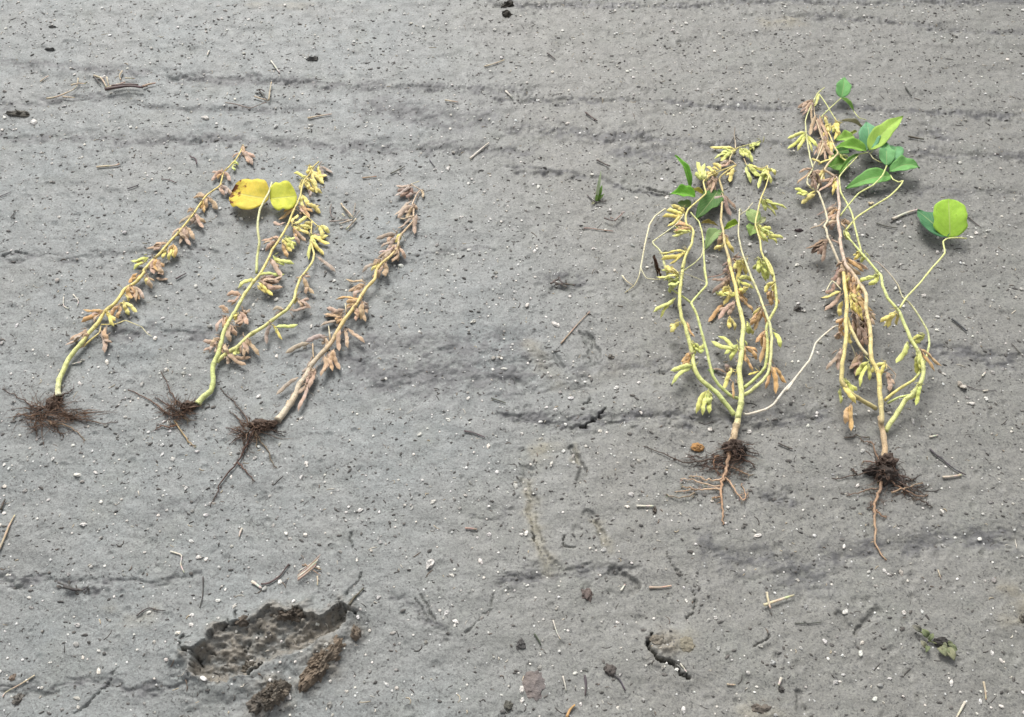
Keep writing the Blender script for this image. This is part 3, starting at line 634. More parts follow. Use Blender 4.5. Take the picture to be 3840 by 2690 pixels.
# ================================================================== plant three: brown and dry
p3 = Plant('soybean_plant', S('L4', [(795, 1030)])[0], 'uprooted dry soybean plant with only grey-brown pods, third from the left', GRP)
p3.add('stem', [('L4', [(785,1032),(850,945),(910,865),(930,800),(970,740),(1010,662),(1070,600),(1130,530),(1180,450),(1230,370),(1290,282),(1340,215),(1380,150)]),
                ('L2', [(1540,1395),(1560,1310),(1620,1240),(1700,1170),(1765,1080),(1780,1000),(1840,920),(1910,840),(1918,740),(1905,670),(1950,575),(1985,540)])], .0074, .0018, [(0,C['W']),(.2,C['W']),(.3,C['N']),(.38,(.62,.50,.22)),(.62,(.64,.53,.22)),(.74,C['N']),(1,C['K'])], None, (.001,.014,.004), .22, .7)
p3.samples += []
p3.add('petiole', [('L4', [(1030,612),(1025,560),(1022,515)])], .0014, .0012, C['N'], C['N'], (.008,.004,.008))
p3.add('petiole', [('L4', [(1140,500),(1136,450),(1130,398)])], .0024, .0008, C['N'], C['P'], (.008,.006,.012))
p3.add('petiole', [('L4', [(1250,320),(1245,285),(1240,245)])], .0020, .0008, C['N'], C['P'], (.008,.006,.012))
p3.add('petiole', [('L2', [(1985,545),(1920,505),(1885,490),(1970,458)])], .0014, .0010, C['K'], C['P'], (.004,.006,.008))
p3.add('petiole', [('L4', [(783,1028),(830,985),(860,900)])], .0030, .0022, C['W'], C['N'], (.004,.003,.004))
p3.pods('L4', [((930,745),(805,845),'k'),((990,795),(932,942),'t'),((1015,680),(955,765),'t'),((1000,635),(958,700),'k'),((1035,680),(1000,795),'t'),((1000,720),(950,790),'t'),((1110,472),(1000,503),'k'),((1005,515),(868,575),'k'),
 ((1110,478),(1105,535),'t'),((1105,600),(1078,718),'t'),((1130,585),(1108,690),'t'),((1165,555),(1160,680),'t'),((1150,560),(1130,650),'k'),((1210,425),(1208,545),'t'),((1238,425),(1252,528),'t'),((1258,415),(1350,498),'t'),
 ((1230,310),(1122,318),'t'),((1225,330),(1095,390),'k'),((1215,335),(1185,375),'o'),((1240,290),(1130,335),'t'),((1355,215),(1200,218),'o'),((1330,235),(1258,265),'o'),((1320,280),(1310,352),'t'),((1350,240),(1352,335),'t'),((1370,225),(1392,285),'k'),
 ((1362,245),(1380,350),'t'),((1300,250),(1255,290),'t'),((1370,108),(1262,92),'t'),((1375,120),(1280,165),'t'),((1350,150),(1310,200),'k')])
p3.pods('L2', [((1560,1240),(1448,1318),'k'),((1575,1235),(1515,1300),'y'),((1640,1240),(1622,1340),'t'),((1645,1250),(1590,1370),'t'),((1570,1300),(1525,1365),'t'),((1600,1210),(1530,1290),'t'),
 ((1740,1080),(1605,1130),'k'),((1720,1120),(1595,1185),'k'),((1785,1080),(1775,1200),'t'),((1770,1110),(1715,1215),'t'),((1750,1065),(1670,1100),'t'),((1755,970),(1590,1012),'k'),((1745,995),(1620,1082),'k'),((1740,955),(1685,1045),'t'),((1795,960),(1755,1040),'y'),
 ((1915,810),(1790,900),'k'),((1945,775),(1932,940),'t'),((1900,650),(1758,770),'k'),((1915,690),(1790,800),'k'),((1915,665),(1950,720),'t'),((1905,510),(1765,590),'k'),((1895,490),(1780,550),'b'),((1955,560),(1880,612),'k'),((1985,540),(1998,608),'K'),((1910,520),(1800,595),'b'),((1915,700),(1860,800),'t')])
p3.fibres('L4', (590,1100), 150, 120, 130, .028); p3.fibres('L4', (710,1065), 120, 55, 90, .022); p3.fibres('L4', (560,1210), 60, 120, 35, .014)
p3.lump_part('root_crown', 'L4', (690,1062), 85, 28, .014, (.10,.068,.05), 12)
for pts, c in [([(780,1030),(690,1060),(600,1060),(570,1010),(520,940),(470,880),(405,815)], (.11,.075,.06)), ([(560,1070),(520,1020),(465,965)], (.12,.08,.06)), ([(640,1080),(580,1190),(520,1310),(420,1430),(380,1520),(335,1608)], (.10,.06,.05)),
               ([(640,1100),(665,1160),(720,1230),(750,1300),(782,1352)], (.22,.18,.13)), ([(530,1320),(560,1350),(600,1400),(632,1435)], (.15,.09,.07)), ([(720,1060),(770,1100),(835,1135)], (.05,.035,.03)), ([(560,1110),(500,1100),(440,1075)], (.14,.09,.07)), ([(640,1120),(650,1170),(645,1215)], (.32,.25,.17)),
               ([(600,1110),(520,1150),(460,1185)], (.10,.065,.05))]:
    p3.root_line('L4', pts, .0024 if pts[0] == (640,1080) else .0017, .0006, c)

# ================================================================== plant four: bushy, green and yellow
p4 = Plant('soybean_plant', S('R5', [(655, 240)])[0], 'bushy uprooted soybean plant with bowed branches and a narrow green leaf on its left', GRP)
p4.add('stem', [('R5', [(645,268),(655,225),(668,170),(690,105)]), ('R2', [(1060,1420),(1065,1370),(1055,1250),(1050,1100),(1060,950),(1068,830),(1088,700),(1062,580),(1040,480),(1020,350),(990,250),(970,150),(945,50)]),
                ('R1', [(1190,1520),(1160,1370),(1115,1245),(1105,1100),(1080,1000),(1088,890),(1102,745),(1062,590)])], .0090, .0026, [(0,C['N']),(.09,C['N']),(.13,C['L']),(.4,C['L']),(.6,C['Y']),(.75,(.56,.47,.24)),(1,C['M'])], None, (.001,.025,.012), .22, .75)
p4.add('branch', [('R1', [(1062,592),(1080,562),(1160,500),(1235,455)])], .0024, .0015, C['M'], C['Y'], (.012,.003,.010))
p4.add('branch', [('R1', [(1235,455),(1190,415),(1165,405),(1195,340),(1235,290),(1290,266),(1400,240),(1485,212)])], .0017, .0010, C['N'], C['L'], (.010,.006,.005), .2)
p4.add('branch', [('R1', [(1228,295),(1226,210),(1215,150),(1222,72)])], .0016, .0012, C['W'], C['D'], (.008,.003,.008))
p4.add('branch', [('R1', [(1215,170),(1190,215),(1165,260)])], .0012, .0006, C['D'], C['D'], (.006,.002,.002))
p4.add('branch', [('R1', [(1228,165),(1265,200),(1310,215)])], .0011, .0006, C['D'], C['D'], (.006,.002,.002))
p4.add('branch', [('R2', [(1000,1505),(920,1390),(830,1290),(700,1190),(640,1090),(610,950),(580,830),(550,680),(508,600),(488,480),(500,330),(512,180),(540,60)]),
                  ('R1', [(690,1500),(722,1370),(790,1250),(803,1120),(775,1075),(735,1050),(730,960),(755,895),(830,830),(930,742),(915,680),(905,620),(950,575),(1080,510),(1225,455)])], .0062, .0015, C['G'], C['Y'], (.004,.05,.012), .14)
p4.add('branch', [('R2', [(1040,1348),(960,1320),(850,1220),(800,1130),(760,980),(720,830),(690,700),(650,570),(600,465),(680,370),(738,300),(740,262),(720,130)]),
                  ('R1', [(930,1600),(915,1450),(908,1280),(890,1120),(862,1025),(800,960),(780,930)])], .0040, .0018, C['G'], C['L'], (.006,.045,.02), .12)
p4.add('branch', [('R2', [(598,462),(520,400),(410,330),(390,250),(375,180),(340,70)]), ('R1', [(545,1580),(512,1420),(480,1330),(405,1250),(398,1222),(500,1150),(620,1060),(690,980),(715,940)])], .0022, .0014, C['G'], C['P'], (.020,.012,.018), .12)
p4.add('petiole', [('R2', [(515,172),(620,100),(690,30),(710,-40)]) ], .0015, .0012, C['L'], C['P'], (.025,.004,.022))
p4.add('petiole', [('R2', [(515,180),(620,218),(750,275)])], .0008, .0006, C['P'], C['P'], (.024,.002,.020))
p4.add('petiole', [('R1', [(520,893),(420,970),(360,1060),(335,1180),(300,1340),(278,1480),(300,1540),(335,1592),(420,1604),(480,1600)])], .0021, .0010, C['P'], C['P'], (.010,.012,.014))
p4.add('petiole', [('R8', [(1243,1240),(1225,1330),(1185,1410),(1095,1480)])], .0013, .0006, C['P'], C['X'], (.008,.002,.001))
p4.add('petiole', [('R8', [(1070,1320),(1110,1370),(1175,1415)])], .0016, .0009, C['P'], C['W'], (.004,.002,.002))
p4.add('branch', [('R2', [(1045,1335),(1150,1282),(1250,1195),(1310,1110),(1340,960),(1346,800),(1325,650),(1280,520),(1200,320),(1130,150),(1085,40)]), ('R1', [(1345,1460),(1290,1320),(1258,1160),(1265,960),(1272,895),(1300,940)])], .0046, .0016, C['L'], C['P'], (.006,.04,.014), .12)
p4.add('petiole', [('R1', [(1265,958),(1340,910),(1402,832)])], .0015, .0009, C['P'], C['P'], (.016,.006,.012))
p4.add('branch', [('R2', [(1085,1255),(1200,1152),(1290,1055),(1308,900),(1295,700),(1340,590),(1385,500),(1388,380),(1372,250),(1340,130),(1285,40)]),
                  ('R1', [(1600,1570),(1560,1470),(1490,1330),(1470,1200),(1432,1060),(1430,1010),(1465,860),(1490,770),(1540,650),(1562,560),(1546,458)])], .0044, .0016, C['G'], C['Y'], (.008,.05,.014), .14)
p4.add('branch', [('R1', [(1546,462),(1500,488),(1400,468),(1340,450),(1310,385)])], .0014, .0009, C['Y'], C['N'], (.012,.002,.006))
p4.add('petiole', [('R2', [(1085,1490),(1130,1495),(1280,1452),(1370,1400),(1450,1290),(1600,1120)]), ('R4', [(0,1240),(60,1150),(170,1010),(220,880),(300,800),(360,755),(402,750)])], .0026, .0017, (.56,.54,.48), (.56,.54,.46), (.006,.022,.016))
p4.pods('R2', [((740,1275),(668,1455),'g'),((778,1295),(722,1470),'g'),((755,1270),(705,1400),'g'),((612,1040),(452,1192),'g'),((600,925),(580,1040),'o'),((598,960),(538,1055),'o'),((618,885),(705,850),'g'),((615,830),(640,915),'g'),
 ((492,635),(425,725),'y'),((560,640),(622,758),'O'),((455,415),(275,522),'g'),((490,212),(310,222),'g'),((490,230),(370,245),'g'),((495,275),(400,300),'g'),((402,265),(398,355),'g'),((465,190),(365,135),'y'),
 ((995,890),(822,820),'g'),((1030,840),(965,970),'g'),((1020,890),(980,975),'g'),((1075,865),(1065,970),'t'),((1105,870),(1190,975),'o'),((1110,955),(1165,1070),'O'),((1090,800),(1105,870),'G'),
 ((978,1080),(915,1238),'y'),((930,1090),(918,1038),'k'),((985,1190),(985,1325),'O'),((925,1105),(810,1075),'B'),((1010,1100),(965,1072),'P' if False else 'Y'),
 ((1125,640),(1168,735),'g'),((1250,490),(1160,630),'o'),((1255,520),(1200,690),'o'),((1230,500),(1210,640),'y'),((1070,370),(1110,440),'o'),((1080,425),(1158,530),'o'),((1055,345),(1075,440),'o'),
 ((1020,230),(1158,305),'g'),((1130,315),(1045,345),'y'),((1090,40),(1038,235),'y'),((1075,60),(1050,160),'y'),((930,385),(835,372),'g'),((945,385),(1000,375),'g'),((955,215),(812,345),'b'),((940,250),(895,320),'t'),((955,225),(890,300),'t'),
 ((905,470),(785,615),'o'),((1010,455),(880,595),'t'),((1000,470),(940,560),'t'),((960,590),(995,700),'y'),((965,320),(905,450),'y'),((950,300),(940,390),'y'),
 ((1275,755),(1240,975),'o'),((1290,720),(1270,850),'o'),((1360,730),(1412,855),'g'),((1340,1040),(1370,1262),'o'),((1365,265),(1300,355),'y'),((1345,345),(1350,465),'o'),((1350,350),(1325,420),'o'),((1220,50),(1215,160),'g'),((1265,70),(1300,218),'g'),((1255,80),(1280,190),'g'),
 ((1235,1100),(1145,1130),'Y'),((910,185),(745,230),'B'),((960,60),(895,110),'B'),((990,30),(1060,40),'B'),((960,100),(900,170),'b'),((985,60),(1050,110),'t'),((1000,160),(1060,180),'b'),((1010,1010),(1090,990),'K')])
p4.pods('R1', [((910,605),(855,445),'g'),((915,590),(870,480),'g'),((990,515),(915,600),'y'),((1085,500),(1010,455),'y'),((1040,520),(940,525),'y'),((1060,545),(980,560),'y'),((1212,485),(1182,605),'y'),((1225,290),(1010,280),'y'),((1215,305),(1100,320),'g'),((1205,320),(1045,380),'g'),
 ((1300,280),(1380,405),'g'),((1270,290),(1310,360),'g'),((1280,285),(1345,370),'g'),((1370,250),(1405,300),'g'),((1480,220),(1388,295),'g'),((1345,455),(1385,605),'g'),((1350,465),(1462,552),'g'),((1345,450),(1500,492),'g'),((1530,480),(1470,660),'g'),((1556,490),(1590,615),'g'),((1535,490),(1510,590),'g'),
 ((1490,790),(1520,900),'g'),((1510,800),(1712,872),'g'),((1445,1050),(1610,1165),'g'),((1460,1095),(1505,1200),'y'),((1550,1160),(1690,1185),'g'),((1440,1070),(1560,1140),'g'),((1465,1385),(1462,1520),'g'),((1505,1405),(1540,1590),'g'),
 ((780,1075),(635,1062),'o'),((780,1100),(635,1110),'o'),((775,1125),(620,1165),'g'),((715,935),(562,905),'y'),((700,955),(525,962),'y'),((690,870),(700,920),'y'),((725,1310),(500,1330),'y'),((720,1345),(515,1385),'y'),((640,1540),(535,1480),'y'),
 ((1000,565),(935,705),'t'),((1010,595),(975,690),'t'),((1035,580),(1022,700),'t'),((1045,590),(1000,640),'k'),((1090,765),(1005,855),'k'),((1112,765),(1175,935),'b'),((1095,760),(1050,840),'k'),((1100,750),(1020,800),'t'),((1105,1140),(1065,1235),'t'),((1130,1150),(1205,1300),'y'),
 ((1095,1255),(1020,1285),'y'),((1120,1150),(1160,1220),'t'),((1095,1150),(1090,1230),'t'),((1190,430),(1085,440),'k'),((1180,410),(1090,470),'t')])
g1, g2, g3 = (.22,.45,.08), (.085,.24,.06), (.30,.42,.08)
p4.leaf('R1', (772,690), (618,355), 92, g1, .02, .05, 'lance', .5, .35, .10, None, .04, 'narrow folded green leaf')
p4.leaf('R1', (825,775), (565,748), 150, (.18,.42,.05), .022, .012, 'ovate', .4, .22, .08, None, .04)
p4.leaf('R1', (1050,715), (825,1000), 180, (.10,.20,.06), .012, .010, 'ovate', .35, .1, .05, None, .06, 'dark limp leaf under the branches')
p4.leaf('R1', (780,860), (645,830), 90, (.24,.33,.12), .010, .008, 'ovate', .35, .1, .04)
p4.leaf('R1', (910,745), (752,702), 60, (.50,.45,.10), .024, .020, 'lance', .4, .3, .1, None, .05, 'curled yellow leaf')
p4.leaf('R1', (1065,1105), (925,1305), 120, (.27,.37,.16), .012, .008, 'ovate', .4, .15, .06, None, .05)
p4.leaf('R1', (1255,1040), (1105,1110), 95, (.33,.44,.07), .018, .012, 'ovate', .4, .3, .08, None, .05)
p4.leaf('R1', (880,1040), (1050,1065), 62, (.50,.40,.15), .012, .010, 'lance', .3, .35, .15, None, .06, 'curled tan leaf')
p4.leaf('R1', (1430,1045), (1345,890), 125, (.34,.43,.18), .016, .014, 'ovate', .5, .12, .05)
p4.leaf('R1', (1425,1040), (1535,980), 70, (.45,.46,.26), .016, .012, 'ovate', .5, .1, .04)
p4.leaf('R1', (1415,1060), (1370,1165), 120, (.30,.42,.13), .014, .008, 'ovate', .5, .1, .04)
p4.leaf('R1', (400,1370), (455,1590), 95, (.085,.045,.035), .014, .006, 'ovate', .3, .45, .12, None, .12, 'shrivelled dark brown dead leaf')
p4.leaf('R1', (430,1490), (480,1600), 70, (.26,.17,.11), .012, .006, 'ovate', .3, .45, .12, None, .12, 'shrivelled brown dead leaf')
p4.leaf('R2', (960,90), (905,165), 70, (.16,.095,.065), .012, .006, 'ovate', .3, .4, .12, None, .12, 'shrivelled brown dead leaf')
p4.leaf('R2', (1010,90), (1055,190), 80, (.30,.23,.17), .012, .006, 'ovate', .3, .4, .12, None, .12, 'shrivelled brown dead leaf')
p4.leaf('R2', (800,1130), (750,1080), 45, (.22,.34,.10), .02, .012, 'ovate', .3, .2, .1)
p4.fibres('R5', (670,300), 135, 85, 150, .035, col=((.075,.052,.042), (.26,.165,.12))); p4.fibres('R5', (500,380), 190, 85, 80, .012, col=((.08,.05,.04),(.2,.13,.1))); p4.fibres('R5', (640,420), 150, 110, 70, .02)
p4.lump_part('root_crown', 'R5', (655,295), 56, 38, .020, (.085,.060,.047), 21)
p4.lump_part('root_soil', 'R5', (690,320), 52, 30, .018, (.04,.03,.025), 22)
p4.root_line('R5', [(635,300),(622,380),(608,440),(590,490),(578,555),(585,640),(592,700),(598,768)], .0038, .0012, (.46,.31,.21), (.56,.37,.24), .006)
for pts, c in [([(600,480),(560,490),(490,490),(440,475),(388,470)], (.62,.46,.33)), ([(590,530),(520,530),(440,505),(390,490),(328,490)], (.60,.46,.34)), ([(585,552),(500,548),(420,555),(298,566)], (.60,.44,.31)), ([(430,552),(380,540),(335,538)], (.36,.27,.19)),
               ([(610,480),(650,530),(690,590),(715,612),(735,605),(728,570),(705,515)], (.58,.40,.27)), ([(560,345),(540,360),(540,410),(578,468)], (.32,.20,.13)), ([(640,350),(540,360),(380,388),(230,330),(100,283)], (.10,.075,.06)),
               ([(630,410),(690,435),(735,455),(772,470)], (.34,.24,.16)), ([(580,598),(550,600),(525,606)], (.36,.24,.15)), ([(420,575),(390,590),(300,600),(238,584)], (.30,.25,.19)), ([(650,330),(740,320),(815,335)], (.08,.05,.04)), ([(655,340),(760,380),(790,430)], (.10,.06,.045)), ([(620,430),(560,420),(490,440)], (.12,.08,.06))]:
    p4.root_line('R5', pts, .0019, .0007, c, h=.005)

# ================================================================== plant five: tallest, broad green leaves
p5 = Plant('soybean_plant', S('R5', [(1588, 350)])[0], 'tallest uprooted soybean plant with broad green leaves at its top, rightmost in the row', GRP)
p5.add('stem', [('R5', [(1588,372),(1585,290),(1572,190),(1562,100)]), ('R4', [(715,1480),(710,1380),(705,1250),(698,1150),(675,1080),(640,1000),(635,880),(622,750),(600,610),(595,510),(550,430),(505,360),(440,290),(425,210),(400,100)]),
                ('R3', [(575,1460),(556,1300),(570,1190),(560,1080),(546,965),(520,940)])], .0080, .0040, [(0,C['N']),(.14,C['N']),(.2,C['X']),(.3,C['Y']),(.52,(.54,.46,.26)),(.66,C['K']),(1,(.50,.40,.33))], None, (.001,.035,.014), .2, .45)
p5.add('branch', [('R3', [(528,950),(480,915),(440,890),(480,830),(555,748),(525,690),(500,620),(470,560)])], .0028, .0014, C['K'], C['Y'], (.020,.012,.012), .15)
p5.add('branch', [('R4', [(672,1372),(580,1320),(520,1282),(450,1220),(412,1160),(415,1040),(438,950),(447,830),(445,720),(455,640),(445,500),(435,400),(418,315)])], .0056, .0046, C['X'], C['Y'], (.006,.04,.026), .15)
p5.add('branch', [('R4', [(618,978),(545,890),(485,780),(460,690)])], .0030, .0034, C['P'], C['Y'], (.030,.006,.034), .12)
p5.add('branch', [('R4', [(400,290),(380,240),(345,150),(310,85)]), ('R3', [(452,1400),(440,1375),(470,1320),(430,1190),(395,1090),(370,1070)])], .0036, .0026, C['W'], C['P'], (.026,.016,.014), .15)
p5.add('branch', [('R3', [(440,1378),(480,1345),(550,1310)])], .0026, .0026, C['P'], C['N'], (.018,.004,.022))
p5.add('branch', [('R3', [(372,1072),(330,1045),(292,1010),(298,950),(330,900),(342,868),(318,790),(300,700),(282,560),(276,470),(310,370),(385,225),(440,180)])], .0022, .0011, C['P'], C['L'], (.014,.02,.008), .15)
p5.add('branch', [('R3', [(372,1072),(410,975),(435,900),(445,880)])], .0024, .0024, C['P'], C['Y'], (.014,.004,.018))
p5.add('branch', [('R3', [(342,868),(390,760),(430,650),(400,560),(360,430),(345,330)])], .0017, .0012, C['P'], C['N'], (.014,.010,.008), .15)
p5.add('petiole', [('R3', [(390,230),(440,300),(485,370),(545,470),(575,480)])], .0014, .0010, C['L'], C['L'], (.010,.006,.010))
p5.add('petiole', [('R3', [(405,445),(445,400),(490,355),(588,268)])], .0016, .0010, C['L'], C['L'], (.012,.008,.02))
p5.add('branch', [('R4', [(748,1545),(820,1425),(890,1312),(950,1270),(1010,1180),(1030,1080),(1000,950),(930,840),(880,720),(850,640),(760,540),(725,450),(715,372),(690,350),(600,240),(530,160),(460,80)]), ('R3', [(640,1470),(620,1420)])], .0062, .0020, C['L'], C['G'], (.006,.055,.024), .12)
p5.add('branch', [('R4', [(738,1312),(850,1222),(950,1160),(995,1115),(1020,1070)])], .0038, .0030, C['Y'], C['G'], (.012,.012,.045), .15)
p5.add('petiole', [('R4', [(760,1332),(840,1290),(932,1268)])], .0032, .0022, C['G'], C['G'], (.010,.010,.03))
p5.add('branch', [('R4', [(1030,1050),(1062,960),(1075,880),(1058,780),(990,660),(920,570),(872,530),(840,440),(770,350),(690,270),(645,258)])], .0024, .0010, C['G'], (.33,.27,.27), (.04,.008,.010), .15)
p5.add('petiole', [('R4', [(852,615),(900,540),(1000,430),(1100,310),(1192,200),(1186,150),(1180,112),(1210,90),(1290,84),(1358,90)])], .0021, .0014, C['L'], C['L'], (.04,.010,.02))
p5.add('branch', [('R3', [(760,1600),(730,1500),(708,1400),(682,1280),(640,1190),(582,1080),(566,960),(590,920),(625,880),(700,800),(740,755),(820,738)])], .0021, .0014, C['L'], C['L'], (.03,.01,.026), .12)
p5.add('petiole', [('R3', [(572,1290),(640,1200),(740,1090),(860,1020),(940,940),(978,845)])], .0020, .0016, C['L'], C['G'], (.026,.02,.024))
p5.add('petiole', [('R3', [(622,1410),(720,1300),(850,1210),(1000,1120),(1080,1040),(1118,985),(1080,995),(1030,970),(1008,935)])], .0023, .0013, C['L'], C['L'], (.024,.02,.02))
p5.add('petiole', [('R3', [(828,742),(860,790),(915,820),(945,825)])], .0012, .0012, C['P'], C['L'], (.026,.002,.02))
p5.add('petiole', [('R3', [(838,748),(870,715),(915,690)])], .0013, .0012, C['L'], C['L'], (.026,.002,.02))
p5.add('petiole', [('R3', [(690,380),(740,442),(800,458)])], .0011, .0008, C['L'], C['L'], (.006,.002,.002))
p5.add('petiole', [('R4', [(470,865),(500,920),(515,960),(525,1005)])], .0012, .0008, C['P'], C['P'], (.024,.002,.006))
p5.add('petiole', [('R4', [(415,478),(380,440),(342,410),(310,460),(295,500),(340,505)])], .0014, .0012, C['P'], C['P'], (.024,.004,.014))
p5.add('petiole', [('R4', [(745,1035),(790,1080),(822,1115),(810,1160)])], .0009, .0006, C['N'], C['K'], (.02,.002,.008))
b1, b2, b3 = (.15,.34,.14), (.10,.26,.12), (.40,.56,.12)
p5.leaf('R3', (585,268), (607,92), 108, (.20,.44,.16), .022, .035, 'ovate', .5, .10, .05, None, .02, 'small green leaf at the very top of the plant')
p5.leaf('R3', (588,272), (695,385), 50, (.26,.42,.11), .022, .008, 'lance', .4, .3, .05)
p5.leaf('R3', (802,722), (800,478), 155, (.17,.38,.21), .03, .035, 'ovate', .5, .10, .04, None, .03)
p5.leaf('R3', (828,722), (1120,428), 135, b3, .034, .05, 'ovate', .5, .12, .06, None, .03, 'bright yellow-green pointed leaf with clear veins')
p5.leaf('R3', (800,728), (520,700), 118, (.27,.48,.09), .03, .024, 'ovate', .5, .2, .10, None, .04)
p5.leaf('R3', (690,600), (535,630), 100, (.32,.50,.10), .022, .018, 'ovate', .5, .1, .05, None, .04)
p5.leaf('R3', (650,720), (505,760), 90, (.08,.19,.05), .014, .01, 'ovate', .4, .1, .05, None, .04)
p5.leaf('R3', (635,830), (465,865), 165, (.19,.36,.08), .012, .008, 'ovate', .5, .1, .05, None, .04)
p5.leaf('R3', (565,925), (765,745), 48, (.24,.40,.12), .022, .026, 'lance', .5, .35, .05, None, .03, 'narrow folded pale green leaf')
p5.leaf('R3', (975,852), (958,645), 112, (.20,.43,.18), .028, .04, 'ovate', .5, .10, .06, None, .03)
p5.leaf('R3', (985,858), (1060,690), 135, (.17,.38,.18), .024, .03, 'round', .5, .10, .05, None, .04)
p5.leaf('R3', (1000,905), (1250,865), 122, (.20,.43,.14), .026, .022, 'round', .5, .12, .10, None, .05)
p5.leaf('R3', (1015,940), (620,1052), 135, (.20,.42,.12), .022, .010, 'ovate', .5, .10, .05, None, .02)
p5.leaf('R3', (575,470), (800,572), 52, (.46,.42,.28), .014, .010, 'lance', .4, .35, .10, None, .06, 'shrivelled pale dry leaf')
p5.leaf('R3', (720,560), (640,610), 40, (.36,.40,.12), .018, .016, 'lance', .4, .3, .10, None, .06)
p5.leaf('R3', (1500,1468), (1240,1240), 190, (.085,.23,.11), .024, .012, 'ovate', .5, .10, .05, None, .03, 'dark green leaf lying under the round leaf')
p5.leaf('R3', (1522,1475), (1508,1138), 232, (.42,.62,.085), .022, .06, 'round', .55, .04, .04, None, .008, 'large round bright green leaf')
p5.pods('R3', [((385,228),(348,330),'g'),((335,290),(245,375),'b'),((340,305),(258,410),'b'),((338,300),(290,390),'t'),((330,340),(345,490),'T'),((365,420),(325,570),'t'),((380,440),(425,585),'t'),((375,450),(350,540),'t'),((395,420),(455,600),'t'),((440,430),(490,535),'y'),((490,490),(455,565),'y'),((470,450),(430,420),'T'),
 ((550,470),(525,605),'y'),((565,480),(520,560),'g'),((470,560),(440,610),'y'),((430,640),(442,795),'t'),((420,630),(365,745),'T'),((490,640),(478,775),'y'),((410,650),(385,745),'T'),((470,630),(450,710),'y'),((440,600),(420,690),'t'),((275,570),(142,682),'g'),((278,585),(215,700),'g'),((285,585),(325,715),'g'),
 ((562,745),(635,832),'g'),((535,770),(405,832),'Y'),((325,790),(400,835),'Y'),((340,875),(240,910),'T'),((325,895),(220,990),'T'),((318,890),(330,1000),'b'),((360,910),(340,1030),'b'),((310,890),(300,950),'t'),((435,890),(385,985),'y'),((350,950),(370,1040),'b'),((420,900),(340,960),'t'),
 ((525,950),(400,1065),'t'),((525,965),(508,1085),'y'),((540,960),(475,1035),'t'),((300,1095),(200,1062),'g'),((362,1100),(262,1172),'y'),((355,1075),(305,1120),'y'),((550,1185),(400,1272),'B'),((545,1215),(475,1305),'t'),((560,1230),(505,1290),'o'),((450,1330),(330,1392),'K'),((605,1310),(648,1365),'t'),((560,1330),(440,1385),'T'),((620,1405),(655,1475),'g'),((600,1320),(620,1395),'t'),
 ((550,1260),(470,1330),'t'),((460,1490),(305,1562),'b'),((475,1495),(350,1595),'b'),((460,1505),(425,1605),'b'),((490,1470),(575,1525),'T'),((540,1330),(500,1400),'k')])
p5.pods('R4', [((300,100),(175,158),'b'),((290,115),(262,245),'b'),((310,110),(250,200),'b'),((430,240),(585,318),'t'),((430,265),(540,345),'t'),((450,240),(560,330),'o'),((440,260),(395,335),'t'),((395,300),(358,400),'b'),((400,330),(370,440),'t'),((410,485),(280,525),'y'),((405,500),(298,612),'t'),((420,560),(402,660),'y'),
 ((360,430),(300,495),'b'),((470,340),(490,475),'o'),((500,370),(478,500),'o'),((520,400),(500,565),'o'),((540,430),(565,530),'y'),((480,500),(535,625),'y'),((565,520),(535,625),'o'),((540,600),(575,700),'y'),((525,540),(600,700),'o'),((600,650),(648,730),'t'),((470,370),(468,480),'y'),((500,560),(560,665),'y'),((510,420),(550,500),'t'),((480,420),(520,520),'o'),
 ((520,660),(560,790),'t'),((600,700),(565,830),'b'),((550,750),(590,880),'b'),((615,830),(580,900),'b'),((490,640),(540,760),'k'),((530,700),(500,800),'t'),((580,620),(600,740),'t'),((430,690),(405,765),'o'),((412,735),(432,810),'o'),((400,800),(370,835),'t'),((480,800),(490,870),'y'),((610,640),(655,700),'t'),
 ((410,930),(312,1058),'t'),((550,965),(528,1102),'t'),((565,960),(550,1060),'t'),((615,1030),(565,1180),'g'),((745,1030),(698,1158),'y'),((752,1100),(765,1225),'t'),((430,1155),(515,1300),'y'),((435,1150),(480,1260),'g'),((402,1215),(402,1320),'g'),((485,1330),(492,1508),'o'),
 ((695,360),(625,425),'g'),((690,355),(560,408),'g'),((825,635),(720,705),'y'),((828,650),(778,745),'y'),((912,865),(832,1000),'g'),((1040,812),(970,868),'g'),((995,920),(1142,1032),'o'),((985,960),(992,1095),'g'),((1015,1190),(985,1325),'g'),((590,200),(560,260),'g'),((540,190),(510,240),'y')])
p5.leaf('R4', (500,720), (610,880), 110, (.17,.10,.07), .014, .008, 'ovate', .3, .4, .12, None, .12, 'shrivelled brown dead leaf')
p5.leaf('R4', (480,640), (530,740), 90, (.22,.17,.13), .016, .010, 'ovate', .3, .4, .12, None, .12, 'shrivelled brown dead leaf')
p5.fibres('R5', (1590,430), 130, 105, 130, .035, col=((.075,.052,.042), (.26,.165,.12))); p5.fibres('R5', (1730,540), 170, 85, 70, .012, col=((.05,.035,.03),(.20,.13,.09))); p5.fibres('R5', (1540,600), 70, 90, 25, .01)
p5.lump_part('root_crown', 'R5', (1595,385), 52, 35, .022, (.085,.06,.048), 31)
p5.lump_part('root_soil', 'R5', (1590,462), 64, 42, .022, (.065,.05,.042), 32)
p5.lump_part('root_soil', 'R5', (1520,440), 60, 22, .014, (.04,.03,.026), 33)
p5.root_line('R5', [(1565,500),(1558,550),(1530,620),(1525,700),(1528,790),(1532,880),(1558,940),(1596,988)], .0030, .0011, (.34,.23,.16), (.60,.43,.29), .006)
